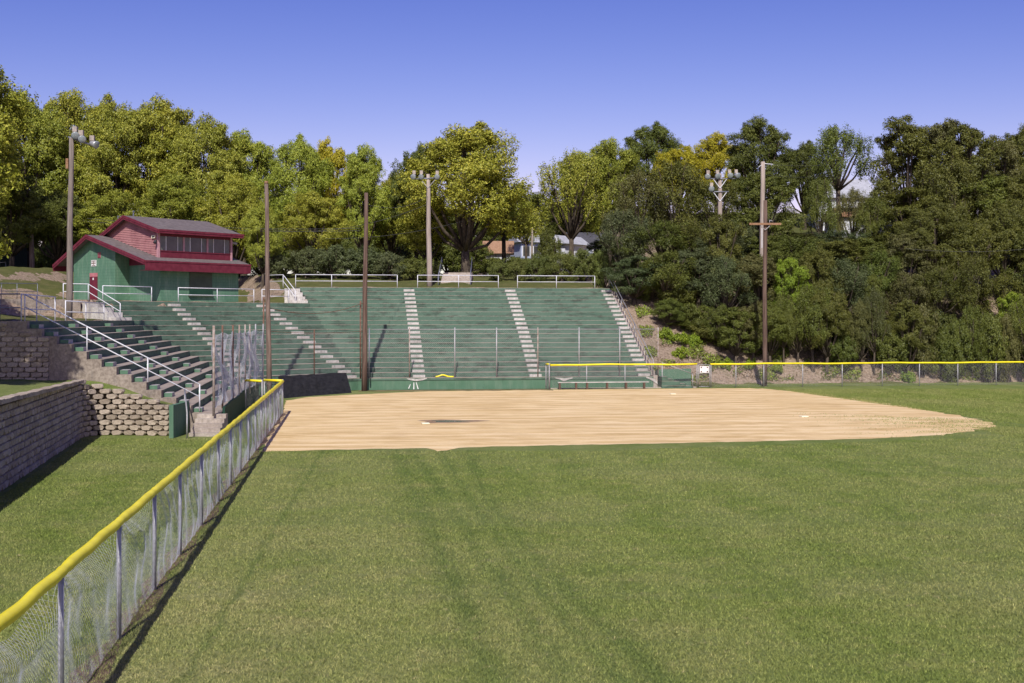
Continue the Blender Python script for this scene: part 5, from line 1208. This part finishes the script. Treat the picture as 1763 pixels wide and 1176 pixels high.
for px, ty, hw, mk in ((478, 440, 30, 'B'), (528, 428, 36, 'B'), (578, 424, 36, 'B'), (628, 428, 36, 'B'), (672, 436, 32, 'B'), (708, 446, 26, 'H'), (738, 446, 22, 'H')):
    tree(px, 101.5, ty, hw, 'bush', mk, {478: 'grey-green shrub nearest the green building behind the rails', 528: 'grey-green shrub second from the left behind the top railing', 578: 'grey-green shrub midway between the bare poles', 628: 'grey-green shrub right behind the dark brown bare pole', 672: 'grey-green shrub just right of the dark brown bare pole', 708: 'olive shrub left of the centre floodlight pole', 738: 'olive shrub behind the foot of the centre floodlight pole'}[px], 'shrubs behind the top railing', 'shrub', 'shrub')
for px, ty, hw in ((858, 452, 22), (892, 448, 24), (928, 442, 26), (965, 438, 28), (1003, 436, 28), (1040, 440, 24)):
    tree(px, 102.5, ty, hw, 'hedge', 'H', {858: 'leftmost rounded hedge shrub in front of the white garage', 892: 'rounded hedge shrub in front of the blue house', 928: 'rounded hedge shrub below the thin distant pole', 965: 'rounded hedge shrub in front of the white gabled house', 1003: 'rounded hedge shrub in front of the dark-roofed house', 1040: 'rightmost hedge shrub touching the wooded bank'}[px], 'clipped hedge above the bleachers', 'hedge_shrub', 'hedge')
# tree just outside the left edge, whose shade falls on the upper block wall
copytree('elm', 1, 'Y', 'tree', 'tree just beyond the left edge shading the terrace', 'tree', (-22.7, 41.5, 2.2), 1.0, .92, 1.0, 'trees on the hill')

copytree('elm', 2, 'Y', 'tree', 'tree beyond the left edge shading the long concrete wall', 'tree', (-31.5, 62.0, 4.6), .9, .75, 2.0, 'trees on the hill')
def scatter(name, label, cat, mk, n, size, seed, thr, rise_=.12):
    rs = np.random.RandomState(seed); pts = []
    while len(pts) < n:
        x = rs.uniform(9.5, 44); y = rs.uniform(84, 100); e_ = aR.x*(x-E0.x)+aR.y*(y-E0.y)
        if e_ < .6 or math.sin(x*1.3+seed)+math.sin(y*1.9+x*.6)+math.sin(x*3.1-y*2.2)+rs.uniform(-.5, .5) < thr: continue
        z = T(x, y)
        if z < .12: continue
        pts.append((x, y, z+rs.uniform(0, rise_)))
    p = np.array(pts); nrm = rs.normal(size=(n, 3))*.6+np.array([0, -.5, .8]); nrm /= np.linalg.norm(nrm, axis=1)[:, None]
    t = np.cross(nrm, rs.normal(size=(n, 3))); t /= np.linalg.norm(t, axis=1)[:, None]; b_ = np.cross(nrm, t); q = size*rs.uniform(.5, 1.4, size=(n, 1))
    V = np.stack([p-t*q, p-b_*q*.5, p+t*q, p+b_*q*.5], axis=1).reshape(-1, 3)
    tag(raw_mesh(name, V, np.arange(4*n).reshape(-1, 4), LEAF[mk]), label, cat, kind='stuff')
LEAF['L'] = mat_leaf('dead_leaf_litter', [(.2, (.13, .085, .05)), (.5, (.24, .17, .11)), (.85, (.42, .33, .23))])
scatter('leaf_litter', 'dead leaves and twigs strewn over the bare bank', 'leaf litter', 'L', 30000, .085, 3, -.6, .05)
scatter('ground_cover', 'low creeping weeds on the bare bank behind the right fence', 'ground cover', 'K', 12000, .075, 8, 1.0, .24)
scatter('ground_cover', 'dull green low growth on the bank behind the right fence', 'ground cover', 'G', 26000, .08, 21, .6, .2)
# ------------------------------------------------------------------ grass blades (one uncountable mass)
def grass():
    # includes the thin grass creeping over the pointed end of the infield
    rs = np.random.RandomState(5); P_ = []
    for (ya, yb, dens) in ((14.5, 20, 1900), (20, 27, 1000), (27, 36, 560), (36, 49, 330)):
        xw = yb*.44; n = int((yb-ya)*2*xw*dens); x = rs.uniform(-xw, xw, n); y = rs.uniform(ya, yb, n)
        ok = (np.abs(x) < y*.44) & ((y < 42.6+.31*np.maximum(0, x-3)) | ((x < -3.6-.132*y) & (y < 47))) & ((x > -11.7-(y-24)*.206)); x, y = x[ok], y[ok]; P_.append(np.stack([x, y], 1))
    n = 26000; x = 10+12*rs.uniform(0, 1, n)**.6; y = rs.uniform(44, 62, n)
    xe = 18.6; ok = (rs.uniform(size=n) < np.clip((x-12.5)/6, 0, 1)**1.5+.0) & (np.abs(y-53.0+.2*(x-16)) < 7.5-.35*(x-12))
    pn = np.sin(x*1.9+y*2.3)+np.sin(x*.7-y*3.1)+.8*np.sin(y*5+x); ok &= pn > .3-.25*(x-14); P_.append(np.stack([x[ok], y[ok]], 1))
    n = 420000; x = rs.uniform(14, 42, n); y = 44+36.5*rs.uniform(0, 1, n); ok = ((x > 21.9-(y-56)*.19) | ((x > 19.5) & (y < 52))) & (y > 44) & (x < y*.44) & (y < 80.2+.155*(x-2.45)); P_.append(np.stack([x[ok], y[ok]], 1))
    p = np.concatenate(P_); n = len(p); h = rs.uniform(.012, .038, n)*(1+.012*p[:, 1]); w = rs.uniform(.003, .0055, n)*(1+.025*p[:, 1]); a = rs.uniform(0, 6.28, n); l = rs.uniform(-.035, .035, (n, 2))
    dx, dy = np.cos(a)*w, np.sin(a)*w
    V = np.zeros((n, 3, 3)); V[:, 0] = np.stack([p[:, 0]-dx, p[:, 1]-dy, np.zeros(n)], 1); V[:, 1] = np.stack([p[:, 0]+dx, p[:, 1]+dy, np.zeros(n)], 1); V[:, 2] = np.stack([p[:, 0]+l[:, 0], p[:, 1]+l[:, 1], h], 1)
    o = raw_mesh('grass', V.reshape(-1, 3), np.arange(3*n).reshape(-1, 3), M['blades'])
    tag(o, 'short mown grass blades of the outfield in the foreground', 'grass', kind='stuff')
grass()
